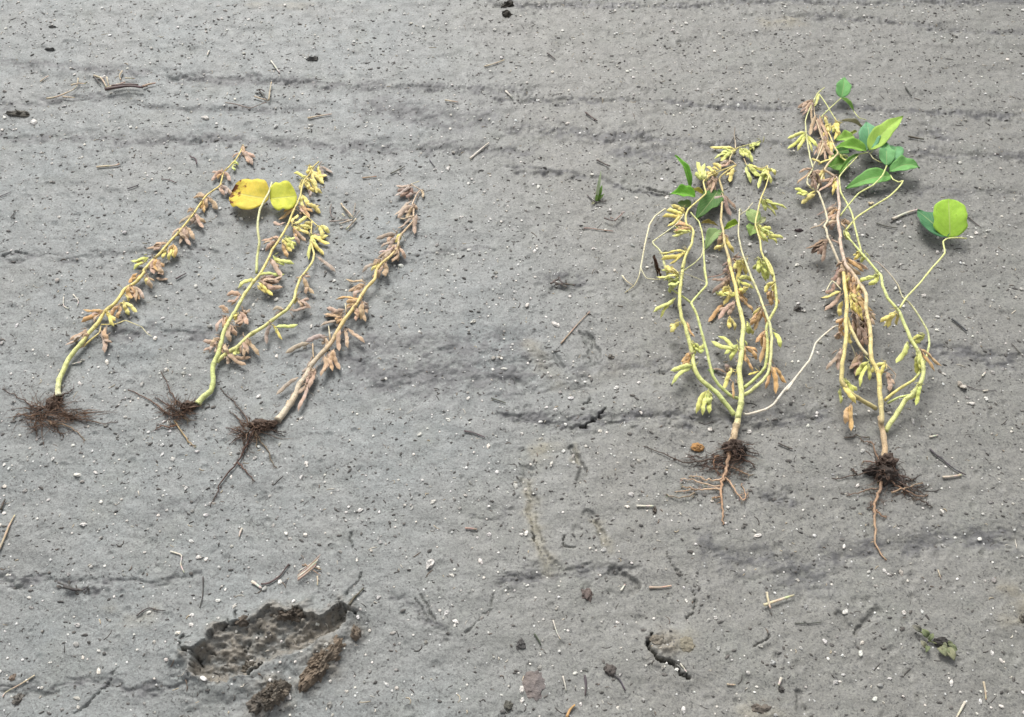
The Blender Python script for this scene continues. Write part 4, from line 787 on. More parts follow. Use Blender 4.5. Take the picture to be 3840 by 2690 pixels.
for pts, c in [([(1527,680),(1560,705),(1600,728)], (.36,.23,.15)), ([(1570,430),(1500,442),(1400,465),(1265,482)], (.10,.07,.055)), ([(1560,390),(1545,350),(1510,270),(1480,262),(1438,248)], (.24,.16,.11)), ([(1610,400),(1640,420),(1700,510),(1740,580),(1782,622)], (.10,.07,.06)),
               ([(1620,470),(1700,520),(1780,560),(1855,592)], (.12,.085,.07)), ([(1630,570),(1700,548),(1760,530),(1825,508)], (.40,.30,.21)), ([(1540,545),(1470,560),(1420,575),(1355,592)], (.24,.18,.14)), ([(1785,605),(1830,630),(1880,660)], (.10,.075,.06)), ([(1530,630),(1505,650),(1480,668)], (.14,.10,.08)),
               ([(1620,500),(1700,550),(1790,590),(1850,585)], (.30,.2,.14)), ([(1600,380),(1520,385),(1450,375)], (.34,.2,.15)), ([(1410,460),(1395,440),(1385,420)], (.10,.07,.055)), ([(1640,430),(1690,470),(1770,490)], (.12,.08,.06))]:
    p5.root_line('R5', pts, .0019, .0007, c, h=.005)

for pl in (p1, p2, p3, p4, p5): pl.stalks(); pl.wisps()

# ================================================================== litter on the soil, traced one by one
ST, PS, DK, TN_ = (.50, .43, .31), (.64, .61, .53), (.075, .068, .062), (.34, .24, .16)
def twig(name, label, cat, crop, pts, r, col, r1=None, h=.001, group=None, parent=None, sides=6):
    pp = spline(S(crop, pts), 3); n = len(pp); rr = random.Random(int(pts[0][0]*7+pts[0][1]))
    world = [at(x, y, h + r*.8) for x, y in pp]
    r *= .66 if sum(col) < .5 else .8
    r1 = r*.6 if r1 is None else r1
    mb = MB(); mb.tube(world, [(r+(r1-r)*i/(n-1))*(1+.12*rr.uniform(-1, 1)) for i in range(n)], [lerp3(col, tuple(c*rr.uniform(.75, 1.1) for c in col), i/(n-1)) for i in range(n)], sides, .7)
    o = mb.build(name, mat_straw, parent)
    if parent is None: tag(o, label, cat, group)
    return o
SG, DG = 'bits of dry straw on the soil', 'dark twigs on the soil'
for label, crop, pts, r, col in [
 ('pale straw lying slanted below the tyre-like ridge, top left quarter', 'T1', [(1215,272),(1235,300),(1254,326)], .0030, PS),
 ('short pale straw stub in the upper left soil', 'T1', [(938,226),(933,237),(929,249)], .0030, PS),
 ('grey straw lying flat between the ridges above the third plant', 'T1', [(1380,530),(1430,520),(1488,511)], .0032, ST),
 ('thin tan straw right of the upper ridge, left half', 'T1', [(1995,449),(2055,458)], .0030, ST),
 ('long thin straw near the top centre of the soil', 'T1', [(2172,298),(2220,284),(2262,268)], .0030, ST),
 ('long pale straw on the slope right of the dry plant tip', 'T1', [(2108,711),(2150,675),(2192,640)], .0038, PS),
 ('straw stub crossing the middle of the picture near the top', 'T1', [(2268,408),(2300,440)], .0036, PS),
 ('tan straw left of the tip of the leftmost plant', 'L1', [(970,392),(1060,383),(1150,378),(1205,358)], .0036, ST),
 ('tan straw left of the dry plant tip', 'L2', [(1425,427),(1490,420),(1562,412)], .0030, TN_),
 ('pale straw beside the stem base of the leftmost plant', 'L3', [(620,842),(660,830),(702,820)], .0022, PS),
 ('pale straw at the left edge below the leftmost roots', 'B3', [(-10,480),(30,390),(62,310),(100,238)], .0030, ST),
 ('long thin straw near the lower left corner', 'B3', [(235,1325),(140,1385),(40,1440),(18,1475)], .0018, ST),
 ('bent pale straw left of the big clod hole', 'B3', [(1152,485),(1195,497),(1230,515),(1225,575),(1248,630)], .0018, PS),
 ('short white straw above the clod hole', 'B3', [(1640,328),(1628,355),(1620,385)], .0026, PS),
 ('white frayed straw bit left of the straw bundle', 'B1', [(925,378),(960,400),(1002,432)], .0034, PS),
 ('pinkish straw lying level in the lower right half', 'B2', [(200,303),(260,303),(325,294)], .0028, (.5,.38,.30)),
 ('short pale straw left of the pinkish level straw', 'B2', [(42,322),(55,303),(66,286)], .0024, PS),
 ('short thick white straw right of the cracked clod', 'B2', [(940,808),(932,830),(924,852)], .0034, PS),
 ('white straw standing out at the lower right edge', 'B2', [(1968,943),(1945,985),(1918,1035)], .0028, PS),
 ('tan straw above the white straw at the lower right', 'B2', [(2070,830),(2080,880),(2084,932)], .0024, ST),
 ('thin white straw at the end of the curved crack', 'B2', [(374,730),(392,753),(412,780)], .0018, PS),
 ('thin cream straw right of the cracked clod', 'B2', [(635,845),(660,848),(684,848)], .0020, ST),
 ('white straw left of the fourth plant roots', 'R5', [(62,652),(110,653),(166,652)], .0028, PS),
 ('long tan straw lying diagonally left of the bushy plant', 'R6', [(678,640),(760,545),(860,430),(968,320)], .0022, (.42,.31,.22)),
 ('pale flat straw beside the round green leaf', 'R3', [(1030,1312),(1110,1275),(1170,1252),(1240,1232)], .0044, PS),
 ('white straw below the dark twig right of the tall plant', 'R7', [(540,1355),(620,1348),(702,1335)], .0034, (.56,.50,.40)),
 ('small pale straw right of the tall plant base', 'R7', [(425,1008),(465,1000),(500,992)], .0022, PS),
 ('small pale straw far right beside the tall plant', 'R7', [(880,485),(895,468),(908,450)], .0026, PS),
 ('short pale straw at the far right below a dark thread', 'R7', [(890,613),(910,609),(930,606)], .0028, PS),
 ('orange-brown straw at the bottom edge of the soil', 'B4', [(845,1608),(862,1570),(886,1546)], .0030, (.48,.29,.12)),
 ('thin red-brown straw lying right of the dry plant', 'B4', [(330,650),(360,652),(390,656)], .0028, (.42,.30,.26)),
 ('reddish curved straw fragment in the soil left of the bushy plant', 'R8', [(715,880),(760,880),(860,893),(990,908)], .0022, (.30,.20,.16)),
 ('pale bent straw curl in the left soil', 'L3', [(548,262),(545,300),(552,342),(592,362)], .0016, PS),
 ('second pale straw curl, hooked, in the left soil', 'L3', [(630,240),(655,268),(675,300),(664,342)], .0018, PS),
 ('small pale straw on the bottom right soil', 'B2', [(1815,205),(1832,255)], .0014, ST),
 ('cream straw thread beside the footprint stain', 'B4', [(775,1115),(795,1180),(815,1215)], .0012, PS),
 ('thin pale straw near the bottom centre', 'B4', [(825,1400),(835,1440),(842,1475)], .0018, PS),
 ]: twig('straw', label, 'straw', crop, pts, r, col, group=SG)
for label, crop, pts, r in [
 ('dark twig at the left edge beside the ridge', 'L1', [(-5,690),(55,665),(112,640)], .0020), ('short dark twig with a white pebble at its foot, left soil', 'L1', [(108,902),(135,865),(162,820)], .0022),
 ('dark forked twig left of the leftmost plant tip', 'L1', [(1280,610),(1340,592),(1396,568)], .0030), ('curved dark twig under a pebble left of the plant tip', 'L1', [(1915,290),(1965,310),(1975,362)], .0034),
 ('thin dark twig beside the leftmost plant tip', 'L1', [(1620,512),(1700,522),(1772,552)], .0024), ('dark twig left of the dry plant tip', 'L2', [(1695,385),(1760,355),(1832,315)], .0030),
 ('small dark twig above two white pebbles', 'L2', [(2068,252),(2095,290),(2120,320)], .0022), ('dark twig crumb right of the leftmost stem', 'L3', [(1515,105),(1560,80),(1605,55)], .0034),
 ('dark twig left of the straw bundle', 'B1', [(1000,398),(1060,390),(1140,340),(1180,290),(1218,240)], .0030), ('upright thin dark twig left of the clod hole', 'B1', [(545,340),(545,420),(540,500),(518,585)], .0018),
 ('dark twig at the upper corner of the clod hole', 'B1', [(1690,560),(1730,500),(1765,470),(1805,425)], .0034), ('dark twig above the white stone', 'B4', [(325,157),(370,165),(432,190)], .0022),
 ('thin brown twig in the lower right soil', 'B2', [(1015,503),(1090,505),(1165,497)], .0018), ('thick dark twig right of the round leaf stalk', 'R7', [(620,-10),(690,45),(748,98)], .0040),
 ('dark twig behind the round green leaf', 'R3', [(1675,1290),(1730,1340),(1790,1384)], .0026), ('curved dark twig below the long leaf stalk', 'R3', [(888,1348),(950,1370),(1010,1382),(1072,1390)], .0026),
 ('dark twig in the upper right soil', 'R3', [(1138,170),(1165,215),(1192,250)], .0034), ('dark twig pointing right from the fourth plant roots', 'R5', [(932,265),(975,285),(1020,302)], .0034),
 ('long knotted dark twig right of the tall plant roots', 'R7', [(430,1110),(480,1160),(540,1200),(590,1245),(650,1290),(740,1335)], .0034), ('dark bent twig left of the tall plant base', 'R5', [(1340,232),(1390,228),(1410,215),(1440,228),(1495,230)], .0028),
 ('dark short stick in the upper centre soil', 'T2', [(180,235),(198,248),(216,264)], .0040), ('brown stick lying in the furrow, upper centre', 'T2', [(350,498),(375,518),(402,536)], .0042),
 ('brown stick above the grass sprout', 'T2', [(400,710),(425,722),(453,737)], .0042), ('dark stick on the upper right ridge', 'T2', [(1782,605),(1815,612),(1852,618)], .0050),
 ('dark sunken twig at the bottom centre', 'B4', [(935,1395),(942,1440),(938,1500)], .0030), ('dark twig trailing from a crumb at the bottom centre', 'B4', [(1080,1390),(1115,1420),(1142,1475)], .0026), ('dark slanted twig at the bottom centre', 'B4', [(680,1185),(700,1215),(715,1245)], .0026),
 ('thin dark thread right of the tall plant', 'R7', [(735,565),(800,590),(860,605),(1000,608)], .0016), ('dark thin twig above the tall grass-like thread at far right', 'R7', [(1135,205),(1180,255),(1238,320)], .0014), ('dark twig left of the clod hole beside a pale straw', 'B3', [(925,922),(965,890),(1010,868),(1060,882),(1122,885)], .0022),
 ('black twig at the left edge of the soil', 'B3', [(0,205),(18,165),(34,130)], .0040), ('dark twig in the soil right of the dry plant', 'L6', [(1395,1195),(1440,1208),(1500,1230)], .0026), ('dark twig below the right end of the dark soil patch', 'L6', [(1195,1443),(1240,1450),(1290,1465)], .0024)]:
    twig('twig', label, 'twig', crop, pts, r, tuple(c*random.uniform(.8, 1.3) for c in DK), group=DG)

def bundle(name, label, cat, crop, base, twigs):
    e = empty(name, at(*S(crop, [base])[0]), label, cat)
    for pts, r, c in twigs: twig('twig', '', '', crop, pts, r, c, h=random.uniform(.001, .008), parent=e)
    return e
bundle('dry_root_clump', 'clump of tan dry stubble with a dark root, lying on the upper left ridge', 'dry plant', 'T1', (500,380),
 [([(420,338),(455,352),(478,392)], .0036, ST), ([(430,345),(470,350)], .004, PS), ([(480,392),(520,380),(562,368)], .0036, ST), ([(478,345),(488,385)], .0028, ST), ([(548,318),(536,340),(542,358)], .0034, ST), ([(560,350),(605,352)], .0024, ST),
  ([(640,388),(668,378),(698,372)], .0042, (.40,.27,.2)), ([(470,400),(520,392),(580,385),(640,392)], .0085, (.09,.055,.05)), ([(500,385),(560,378),(620,380)], .006, (.11,.07,.06)), ([(420,340),(440,365),(452,380)], .003, DK)])
bundle('straw_litter', 'loose tan straw pieces left of the upper left stubble clump', 'dry plant', 'T1', (280,430),
 [([(208,442),(260,432),(330,402)], .0034, ST), ([(283,434),(310,436),(334,438)], .0032, ST), ([(318,382),(350,374),(384,376)], .003, ST), ([(180,366),(200,350),(218,340)], .0026, ST), ([(350,350),(345,385),(320,405)], .002, ST)])
bundle('dry_sprig', 'small dry stubble sprig standing up from the soil above the leftmost plant', 'dry plant', 'T1', (1190,450),
 [([(1205,450),(1210,410),(1217,368)], .0026, ST), ([(1142,432),(1170,442),(1205,450)], .003, ST), ([(1160,400),(1178,425),(1195,445)], .003, DK), ([(1150,405),(1170,400),(1185,410)], .004, DK), ([(1010,460),(1060,468),(1120,484),(1160,470),(1195,458)], .0026, (.2,.16,.13))])
bundle('dry_sprig', 'grey tangle of dead twigs between the yellow-leaved plant and the dry plant', 'dry plant', 'L2', (1300,830),
 [([(1130,678),(1118,730),(1130,790),(1165,812)], .0022, (.22,.19,.17)), ([(1110,842),(1190,838),(1290,822)], .0026, (.32,.26,.22)), ([(1222,670),(1260,730),(1312,802)], .0028, ST), ([(1240,700),(1290,750),(1335,805)], .0026, ST), ([(1358,668),(1350,730),(1330,805)], .002, (.3,.26,.22)),
  ([(1366,818),(1320,870),(1268,922)], .0032, ST), ([(1330,830),(1280,842),(1205,868)], .0034, (.42,.35,.28)), ([(1400,740),(1360,790),(1320,830)], .0016, (.3,.26,.22)), ([(1210,860),(1230,880)], .003, PS), ([(1235,770),(1260,800)], .003, ST), ([(950,690),(990,678),(1015,695)], .0026, (.2,.18,.16))])
bundle('straw_bundle', 'small bundle of pinkish pine-needle-like straw above the clod hole', 'straw', 'B1', (1370,290),
 [([(1285,348+6*k),(1360,290+7*k),(1445-6*k,210+14*k)], .0013, random.choice([(.52,.42,.36), (.42,.28,.22), PS])) for k in range(-3, 5)] + [([(1320,250),(1400,262),(1470,285)], .0013, TN_), ([(1340,240),(1420,300),(1465,330)], .0012, TN_), ([(1440,335),(1442,370),(1440,412)], .0018, ST), ([(1290,300),(1380,245),(1440,212)], .0012, PS)])
bundle('crossed_straw', 'two cream straws lying crossed in the lower right soil', 'straw', 'B2', (870,395),
 [([(842,403),(890,386),(950,366),(1012,346)], .0034, (.58,.53,.36)), ([(858,330),(866,375),(879,422)], .003, (.58,.54,.42))])
bundle('dead_stem', 'dark dead stalk with splayed roots in the lower left soil', 'dry plant', 'B3', (495,735),
 [([(390,695),(440,715),(490,742)], .003, DK), ([(465,685),(470,715),(492,742)], .0022, DK), ([(490,745),(520,742),(560,748),(600,718)], .0038, DK), ([(430,725),(470,735),(520,752)], .005, (.05,.045,.04)), ([(515,715),(525,745)], .002, DK)])
bundle('dark_debris', 'flat dark smear of rotted leaf bits left of the bushy plant', 'debris', 'R8', (500,1390),
 [([(410,1395),(450,1365),(490,1345)], .004, (.10,.08,.075)), ([(450,1400),(520,1395),(630,1410)], .0045, (.10,.08,.07)), ([(480,1330),(500,1370),(540,1400)], .004, (.08,.065,.06)), ([(550,1360),(555,1390)], .003, DK), ([(440,1380),(510,1405),(560,1430)], .003, (.12,.10,.09))])
bundle('dark_debris', 'torn grey-brown husk pieces above the thin reddish straw, centre of the soil', 'debris', 'R8', (980,800),
 [([(905,785),(945,800),(985,812)], .004, (.13,.10,.09)), ([(1000,812),(1035,780),(1075,745)], .0034, (.30,.23,.2)), ([(960,780),(990,790)], .0026, (.3,.22,.2)), ([(1060,740),(1095,730)], .004, (.4,.37,.34))])

# a shed pod, a leaf scrap
def solo(cls_pts, crop, label, col, w, name='dry_pod', cat='pod'):
    (a, b) = S(crop, cls_pts); p, q = at(*a, .004), at(*b, .004); L = (q-p).length
    o = bpy.data.objects.new(name, POD[(2, .2, 1)]); COL.objects.link(o); d = (q-p).normalized(); z = (Vector((0,0,1)) - d*d.z).normalized()
    M = (Matrix((d, z.cross(d), z)).transposed()).to_4x4() @ Matrix.Diagonal((L, w, w, 1)); M.translation = p; o.matrix_world = M; o.color = (*col, 1)
    return tag(o, label, cat)
solo([(1345,104),(1448,118)], 'L3', 'shed tan pod lying right of the leftmost plant', (.42,.32,.24), .0085)
solo([(665,535),(738,600)], 'R7', 'pale grey husk lying on the soil far right of the tall plant', (.42,.40,.37), .013, 'husk', 'husk')
solo([(1020,850),(1118,862)], 'R9', 'small cream husk beside the tall plant leaves', (.56,.50,.36), .009, 'husk', 'husk')

def blade_mesh(name, base, tip, w, col, seed, parent=None, bend=.1, mat=None):
    p, q = base, tip; d = q-p; L = d.length; d.normalize(); tc = (Vector((0,0,1))*.5 + (cam.location-p).normalized()).normalized(); sd_ = d.cross(tc).normalized(); nn = sd_.cross(d)
    org = parent.location if parent is not None else p
    v, f, uv = [], [], []
    for i in range(9):
        t = i/8; hw = w/2*(math.sin(math.pi*min(1, t*.9+.12))**.7)
        c = p + d*(L*t) + nn*(bend*L*math.sin(math.pi*t))
        for j in (-1, -.5, 0, .5, 1): v.append(tuple(c + sd_*hw*j + nn*abs(j)*hw*.4 - org)); uv.append((t, (j+1)/2))
    for i in range(8):
        for j in range(4): k = i*5+j; f.append((k, k+1, k+6, k+5))
    me = bpy.data.meshes.new(name); me.from_pydata(v, [], f); me.polygons.foreach_set('use_smooth', [True]*len(f)); ul = me.uv_layers.new(name='UVMap')
    li = np.zeros(len(me.loops), np.int32); me.loops.foreach_get('vertex_index', li); ul.data.foreach_set('uv', np.array(uv, np.float32)[li].ravel())
    me.materials.append(mat or mat_leaf); o = bpy.data.objects.new(name, me); COL.objects.link(o); o.color = (*col, 1)
    md = o.modifiers.new('thickness', 'SOLIDIFY'); md.thickness = .0004
    if parent is not None: o.parent = parent
    else: o.location = org
    return o
gs = empty('grass_sprout', at(*S('R8', [(820,640)])[0]), 'green grass sprout with a pale tip in the soil left of the bushy plant', 'grass')
for (b, t, h, w, c) in [((830,630),(876,348),.05,.007,(.64,.70,.50)), ((850,610),(885,480),.02,.008,(.20,.36,.08)), ((825,640),(860,500),.02,.007,(.26,.42,.10)), ((840,630),(905,560),.012,.006,(.24,.38,.10)), ((815,640),(785,660),.004,.006,(.45,.42,.30))]:
    blade_mesh('blade', at(*S('R8', [b])[0], .001), at(*S('R8', [t])[0], h), w, c, 1, gs)
for b, t in [((835,640),(745,570)), ((850,615),(925,635))]: twig('root', '', '', 'R8', [b, ((b[0]+t[0])/2, (b[1]+t[1])/2+8), t], .003, DK, parent=gs)
wd = empty('weed_seedling', at(*S('B2', [(1830,620)])[0]), 'small green weed seedling with oval leaves clasping dark soil, lower right', 'weed')
for b, t, w, c in [((1720,545),(1668,515),.014,(.34,.36,.33)), ((1760,580),(1725,535),.016,(.26,.38,.14)), ((1765,600),(1790,560),.010,(.20,.30,.10)), ((1750,640),(1718,600),.012,(.42,.45,.32)), ((1760,630),(1748,668),.010,(.2,.3,.1)), ((1830,640),(1860,690),.016,(.30,.38,.18)), ((1850,650),(1880,690),.015,(.24,.34,.12)),
                   ((1870,640),(1908,715),.017,(.36,.42,.22)), ((1880,640),(1925,655),.018,(.24,.34,.13)), ((1870,620),(1900,615),.012,(.22,.3,.12)), ((1820,640),(1838,662),.012,(.34,.38,.2)), ((1885,665),(1918,690),.014,(.3,.36,.2)), ((1840,625),(1870,640),.014,(.3,.36,.2))]:
    blade_mesh('leaf', at(*S('B2', [b])[0], .006), at(*S('B2', [t])[0], .010), w*.72, (c[0]*.6+.13, c[1]*.5+.13, c[2]*.5+.11), 2, wd, .2)
for pts in [[(1760,600),(1800,615),(1850,630)], [(1690,540),(1730,560),(1770,600)], [(1850,630),(1880,650),(1905,690)]]: twig('stem', '', '', 'B2', pts, .0018, (.2,.24,.1), parent=wd, h=.004)
o = lump_mesh('soil_lump', at(*S('B2', [(1835,612)])[0], .002), 34, 15, .007, 5, wd); o.color = (.045,.042,.04,1)

# clods
CLG = None
for label, crop, c, rx, ry, h, col, seed, rot in [
 ('brown torn clod standing on the near lip of the clod hole', 'B1', (1480,1010), 185, 62, .017, (.20,.16,.12), 41, .93), ('long brown clod slope at the near right of the clod hole', 'B1', (1360,1175), 75, 45, .010, (.19,.155,.12), 45, .9),
 ('brown clod with a pale fleck below the clod hole at the bottom edge', 'B1', (1105,1275), 125, 62, .024, (.17,.148,.12), 42, 1.0), ('dark lumpy clod at the bottom edge under the clod hole', 'B1', (1015,1320), 100, 60, .018, (.145,.13,.112), 46, .7),
 ('torn clod at the upper end of the clod hole', 'B1', (1740,790), 38, 45, .014, (.16,.13,.10), 43, 0), ('brown crumbly lump on the far rim of the clod hole', 'B1', (1240,640), 120, 40, .016, (.125,.105,.085), 44, 0), ('small brown lump on the far left rim of the clod hole', 'B1', (860,690), 55, 32, .012, (.13,.11,.09), 47, 0),
 ('grey clod wedged in the deepest part of the clod hole', 'B1', (930,1060), 75, 42, .014, (.17,.155,.13), 49, 0),

 ('brown clod above the curved crack, lower right soil', 'B2', (260,600), 46, 26, .007, (.20,.185,.155), 51, 0), ('yellowish crust lump right of the curved crack', 'B2', (410,620), 50, 34, .004, (.24,.225,.175), 52, 0),
 ('dark flat clod of debris at the far left between ridges', 'T1', (88,520), 52, 16, .014, (.12,.115,.10), 53, 0), ('upper dark clod of the pair at top centre', 'T1', (2275,38), 28, 14, .020, (.045,.042,.035), 54, 0), ('lower dark clod of the pair at top centre', 'T1', (2275,78), 30, 16, .020, (.05,.045,.035), 55, 0),
 ('small dark clod in the pale soil at top left', 'T1', (226,229), 24, 8, .010, (.11,.11,.105), 56, 0), ('dark ragged clod above the middle ridge', 'T1', (1402,274), 28, 11, .014, (.10,.10,.095), 57, 0), ('small dark clod near the top left corner', 'T1', (237,127), 18, 6, .008, (.13,.13,.128), 58, 0),
 ('round grey crumb with a hollow at the lower left corner', 'B3', (130,1490), 32, 30, .010, (.13,.125,.115), 59, 0), ('brown crumb ball beside a long thin straw, lower left', 'B3', (95,1348), 26, 24, .010, (.24,.19,.15), 60, 0), ('brown crumb ring left of the crack, lower centre', 'B4', (945,990), 30, 28, .010, (.15,.12,.11), 61, 0),
 ('dark crumb with a trailing twig at the bottom centre', 'B4', (1065,1375), 32, 28, .010, (.10,.09,.085), 62, 0), ('dark crumb at the foot of the white stones', 'B4', (610,1240), 28, 24, .008, (.08,.08,.08), 63, 0), ('dark crumb next to a white straw stub', 'B2', (935,880), 20, 16, .008, (.08,.075,.07), 64, 0), ('dark crumb at the end of the white straw near the fourth plant roots', 'R5', (172,685), 15, 22, .007, (.09,.08,.07), 65, 0),
 ('brown lump at the right edge of the soil', 'B2', (2280,490), 26, 22, .012, (.13,.12,.1), 66, 0), ('purple-brown crumbly lump at the bottom near the white stones', 'B4', (680,1450), 56, 56, .004, (.19,.168,.162), 67, 0), ('dark flat crumb pile at the bottom centre', 'B4', (550,1555), 22, 26, .010, (.10,.10,.085), 68, 0), ('brown crumb pile at the bottom of the right half', 'B2', (820,985), 55, 24, .008, (.15,.13,.11), 69, 0),
 ('dark round clod left of the tall plant stem', 'R4', (85,632), 36, 24, .010, (.10,.095,.09), 70, 0), ('pale grey crumb heap right of the stained ring', 'R6', (1175,785), 36, 26, .009, (.20,.19,.17), 71, 0), ('dark purple crumb smear left of the tall plant', 'R3', (215,1420), 42, 14, .006, (.09,.07,.075), 72, 0)]:
    (sx, sy), = S(crop, [c]); k = CROP[crop][2]
    o = lump_mesh('soil_clod', at(sx, sy, -h*.42), rx/k*1.06, ry/k*1.06, h, seed, rough=.34, sub=5 if rx > 60 else 3, rot=rot); o.color = (*col, 1); tag(o, label, 'clod', 'soil clods')
o = lump_mesh('leaf_scrap', at(*S('R5', [(435,292)])[0], .003), 40/1.64, 22/1.64, .005, 77); o.color = (.36,.20,.075,1); tag(o, 'orange-brown leaf scrap left of the fourth plant roots', 'leaf')

# ------------------------------------------------------------------ pebbles
def stone_mesh(seed, sub=1, flatn=.7):
    # angular, worn chips
    import bmesh
    bm = bmesh.new(); bmesh.ops.create_icosphere(bm, subdivisions=sub, radius=1); r = random.Random(seed)
    ax = (1+.35*r.random(), 1-.2*r.random(), flatn)
    co = np.array([v.co for v in bm.verts]); f = .75*fbm(co[:, 0]*1.7+seed*2.3, co[:, 1]*1.7+co[:, 2]*1.9+seed, seed, 3)
    for v, k in zip(bm.verts, f): v.co = Vector((v.co.x*ax[0], v.co.y*ax[1], v.co.z*ax[2]))*(1+k)
    me = bpy.data.meshes.new('pebble'); bm.to_mesh(me); bm.free(); me.materials.append(mat_stone); return me
STONES = [stone_mesh(s, 2, random.uniform(.55, .85)) for s in range(10)]
def stone(p, r, col, me=None, rz=None):
    o = bpy.data.objects.new('pebble', me or random.choice(STONES)); COL.objects.link(o); o.location = p; o.scale = (r*random.uniform(.85, 1.2), r*random.uniform(.85, 1.15), r*random.uniform(.8, 1.1))
    o.rotation_euler = (random.uniform(-.3, .3), random.uniform(-.3, .3), random.uniform(0, 6.28) if rz is None else rz); o.color = (*col, 1); return o
NAMED = [('large white stone right of the straw bundle, lower left half', 'V', (965,1266), 14), ('round white stone left of the straw bundle', 'V', (446,1251), 8), ('small white stone touching the round white one', 'V', (463,1254), 5), ('squarish white stone in the soil below the leftmost roots', 'V', (188,1177), 8), ('white stone at the left of the long clod crack', 'V', (428,1402), 5.5),
 ('white stone just left of the clod hole rim', 'V', (430,1380), 5.5), ('white stone in the soil right of the clod hole', 'V', (1022,1395), 7), ('white stone near the bottom right of the left half', 'V', (1170,1548), 8), ('white stone under the upper white one at bottom centre', 'V', (1171,1571), 7), ('white stone right of the dry plant tip', 'V', (1005,378), 7), ('smaller white stone left of it beside a dark twig', 'V', (976,381), 4.5),
 ('bright stone above the diagonal straw', 'R6', (630,455), 36), ('bright stone in the upper left of the stained ring', 'R6', (340,258), 27), ('heart-shaped white stone in the dark furrow', 'R6', (625,1305), 24), ('white stone under the heart-shaped one', 'R6', (478,1428), 22), ('pale stone on the ridge above the leftmost plant', 'T1', (918,530), 16), ('flat pale stone at the far left ridge', 'T1', (153,553), 15),
 ('pale fleck stone inside the clod hole', 'B1', (925,1015), 24), ('pale stone on the clod at the bottom edge', 'B1', (1215,1280), 32), ('pale stone right of the bushy plant tip furrow', 'T2', (960,447), 10), ('white stone far right, lower soil', 'B2', (1625,445), 16), ('white stone by the white straw at lower right', 'B2', (2050,943), 13), ('white stone left of the bottom centre crumbs', 'B2', (393,993), 17), ('white stone near a dark crumb row, lower right', 'B2', (1283,793), 12),
 ('grey stone at the right of the weed seedling', 'B2', (2170,718), 14), ('white stone by the long root of the third plant', 'L4', (477,1413), 13), ('white stone left below the third plant root', 'L4', (175,1485), 15), ('white flat stone right of the third plant roots', 'L4', (980,1318), 20), ('white stone on the soil far below the fourth plant roots', 'R5', (802,838), 20), ('grey stone beside the branch of the tall plant', 'R4', (1035,522), 22)]
for label, crop, c, rp in NAMED:
    (sx, sy), = S(crop, [c]); p = at(sx, sy, 0); r = rp/CROP[crop][2]*px_size(p)*.82; p.z += r*.15; b = random.uniform(.55, .68)
    tag(stone(p, r, (b, b*.985, b*.955)), label, 'stone', 'larger stones on the soil')
cand = []
for _ in range(60000):
    x, y = random.uniform(-1.5, 1.5), random.uniform(.36, 2.62)
    d = .5 + .9*float(vnoise(np.array(x*3+5), np.array(y*3.), 201)) 
    if y > 1.5: d *= .8
    if x > .25 and y < 1.0: d *= .85
    if random.random() > d*.75: continue
    if abs(x) > .12 + .62*(y+1.0)*.62 + .25: continue
    r = .00145*random.paretovariate(2.15)
    if r > .0046: continue
    cand.append((r/(y*y+1.5)**.5, x, y, r))
    if len(cand) >= 5000: break
cand.sort(reverse=True)
pal = lambda: (lambda b: (b*random.uniform(.97, 1.04), b, b*random.uniform(.92, 1.0)))(random.choice((.68, .62, .70, .64, .46, .36, .28)) * random.uniform(.85, 1.1))
def in_view(x, y):
    d = Vector((x, y, -CAM_H)); zc = d.dot(Vector((0, CP, -SP))); return zc > 0 and abs(d.x/zc) < TAN_H*.985 and abs(d.dot(Vector((0, SP, CP)))/zc) < TAN_V*.985
ind = [c for c in cand if in_view(c[1], c[2])][:300]; inds = set(id(c) for c in ind)
for _, x, y, r in ind:
    tag(stone(Vector((x, y, gz(x, y)+r*.2)), r, pal()), 'small pale pebble lying half sunk in the wet soil', 'pebble', 'small pebbles scattered over the soil')
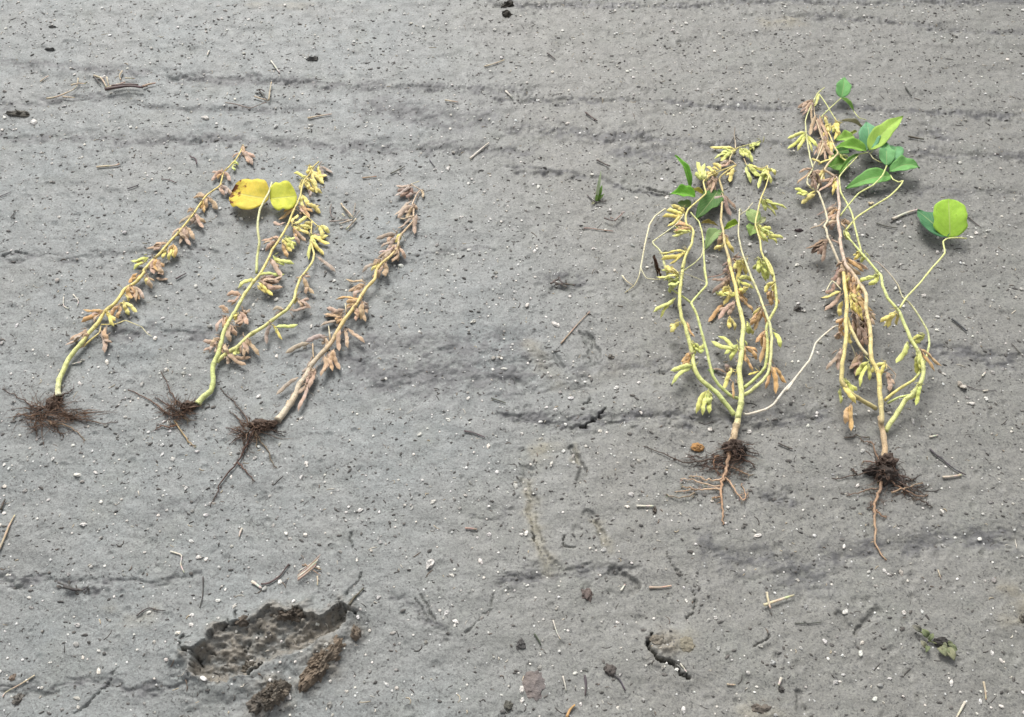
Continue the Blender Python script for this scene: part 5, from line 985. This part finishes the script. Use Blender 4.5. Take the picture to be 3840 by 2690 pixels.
def mass(name, items, sub, mat):
    vs, fs, cs = [], [], []; off = 0; import bmesh
    protos = []
    for k in range(8):
        bm = bmesh.new(); bmesh.ops.create_icosphere(bm, subdivisions=sub, radius=1); co = np.array([v.co for v in bm.verts]); co *= (1 + .6*fbm(co[:, 0]*2+k*7, co[:, 1]*2+co[:, 2]*1.7, k, 2))[:, None]
        protos.append((co, np.array([[v.index for v in f.verts] for f in bm.faces]))); bm.free()
    for x, y, z, rx, ry, rz, rot, col in items:
        co, f = random.choice(protos); c, s = math.cos(rot), math.sin(rot)
        q = co*np.array([rx, ry, rz]); q = np.stack([q[:, 0]*c-q[:, 1]*s+x, q[:, 0]*s+q[:, 1]*c+y, q[:, 2]+z], -1)
        vs.append(q); fs.append(f+off); cs.append(np.tile(np.array([*col, 1.]), (len(q), 1))); off += len(q)
    v = np.concatenate(vs); f = np.concatenate(fs).astype(np.int32); me = bpy.data.meshes.new(name)
    me.vertices.add(len(v)); me.vertices.foreach_set('co', v.astype(np.float32).ravel()); me.loops.add(f.size); me.loops.foreach_set('vertex_index', f.ravel())
    me.polygons.add(len(f)); me.polygons.foreach_set('loop_start', np.arange(0, f.size, 3, dtype=np.int32)); me.polygons.foreach_set('use_smooth', np.zeros(len(f), bool)); me.update(calc_edges=True)
    ca = me.color_attributes.new('Col', 'FLOAT_COLOR', 'POINT'); ca.data.foreach_set('color', np.concatenate(cs).astype(np.float32).ravel()); me.materials.append(mat)
    o = bpy.data.objects.new(name, me); COL.objects.link(o); o['kind'] = 'stuff'; return o
mass('grit', [(x, y, gz(x, y)+r*.25, r*random.uniform(.9, 1.3), r, r*.75, random.uniform(0, 6.3), pal()) for c in cand if id(c) not in inds for _, x, y, r in [c]], 1, mat_grit)
def rxy():
    while True:
        x, y = random.uniform(-1.6, 1.6), random.uniform(.36, 2.62)
        if abs(x) < .45 + .42*(y+1.0): return x, y
items = []
for _ in range(8000):
    x, y = rxy(); r = .0012*random.paretovariate(2.5)
    if r > .0032: continue
    b = random.uniform(.055, .125); items.append((x, y, gz(x, y)+r*.25, r*random.uniform(1, 2.2), r*random.uniform(.7, 1), r*.7, random.gauss(0, .6), (b*1.04, b, b*.95)))
mass('soil_crumbs', items, 0, mat_grit)
mb = MB()
for _ in range(4200):
    x, y = rxy(); L = .004*random.paretovariate(1.7)
    if L > .022: continue
    a = random.gauss(.2, .9); k = random.gauss(0, .5); pts = []; r = random.uniform(.0004, .0010)
    for i in range(4):
        pts.append(Vector((x, y, gz(x, y)+r*.6))); x += math.cos(a)*L/3; y += math.sin(a)*L/3; a += k
    col = random.choice([DK, DK, DK, (.04,.035,.03), (.16,.12,.09), ST, PS]); mb.tube(pts, [r, r, r, r*.5], [col]*4, 4)
mb.build('plant_litter', mat_straw)['kind'] = 'stuff'
print('objects', len(bpy.data.objects))
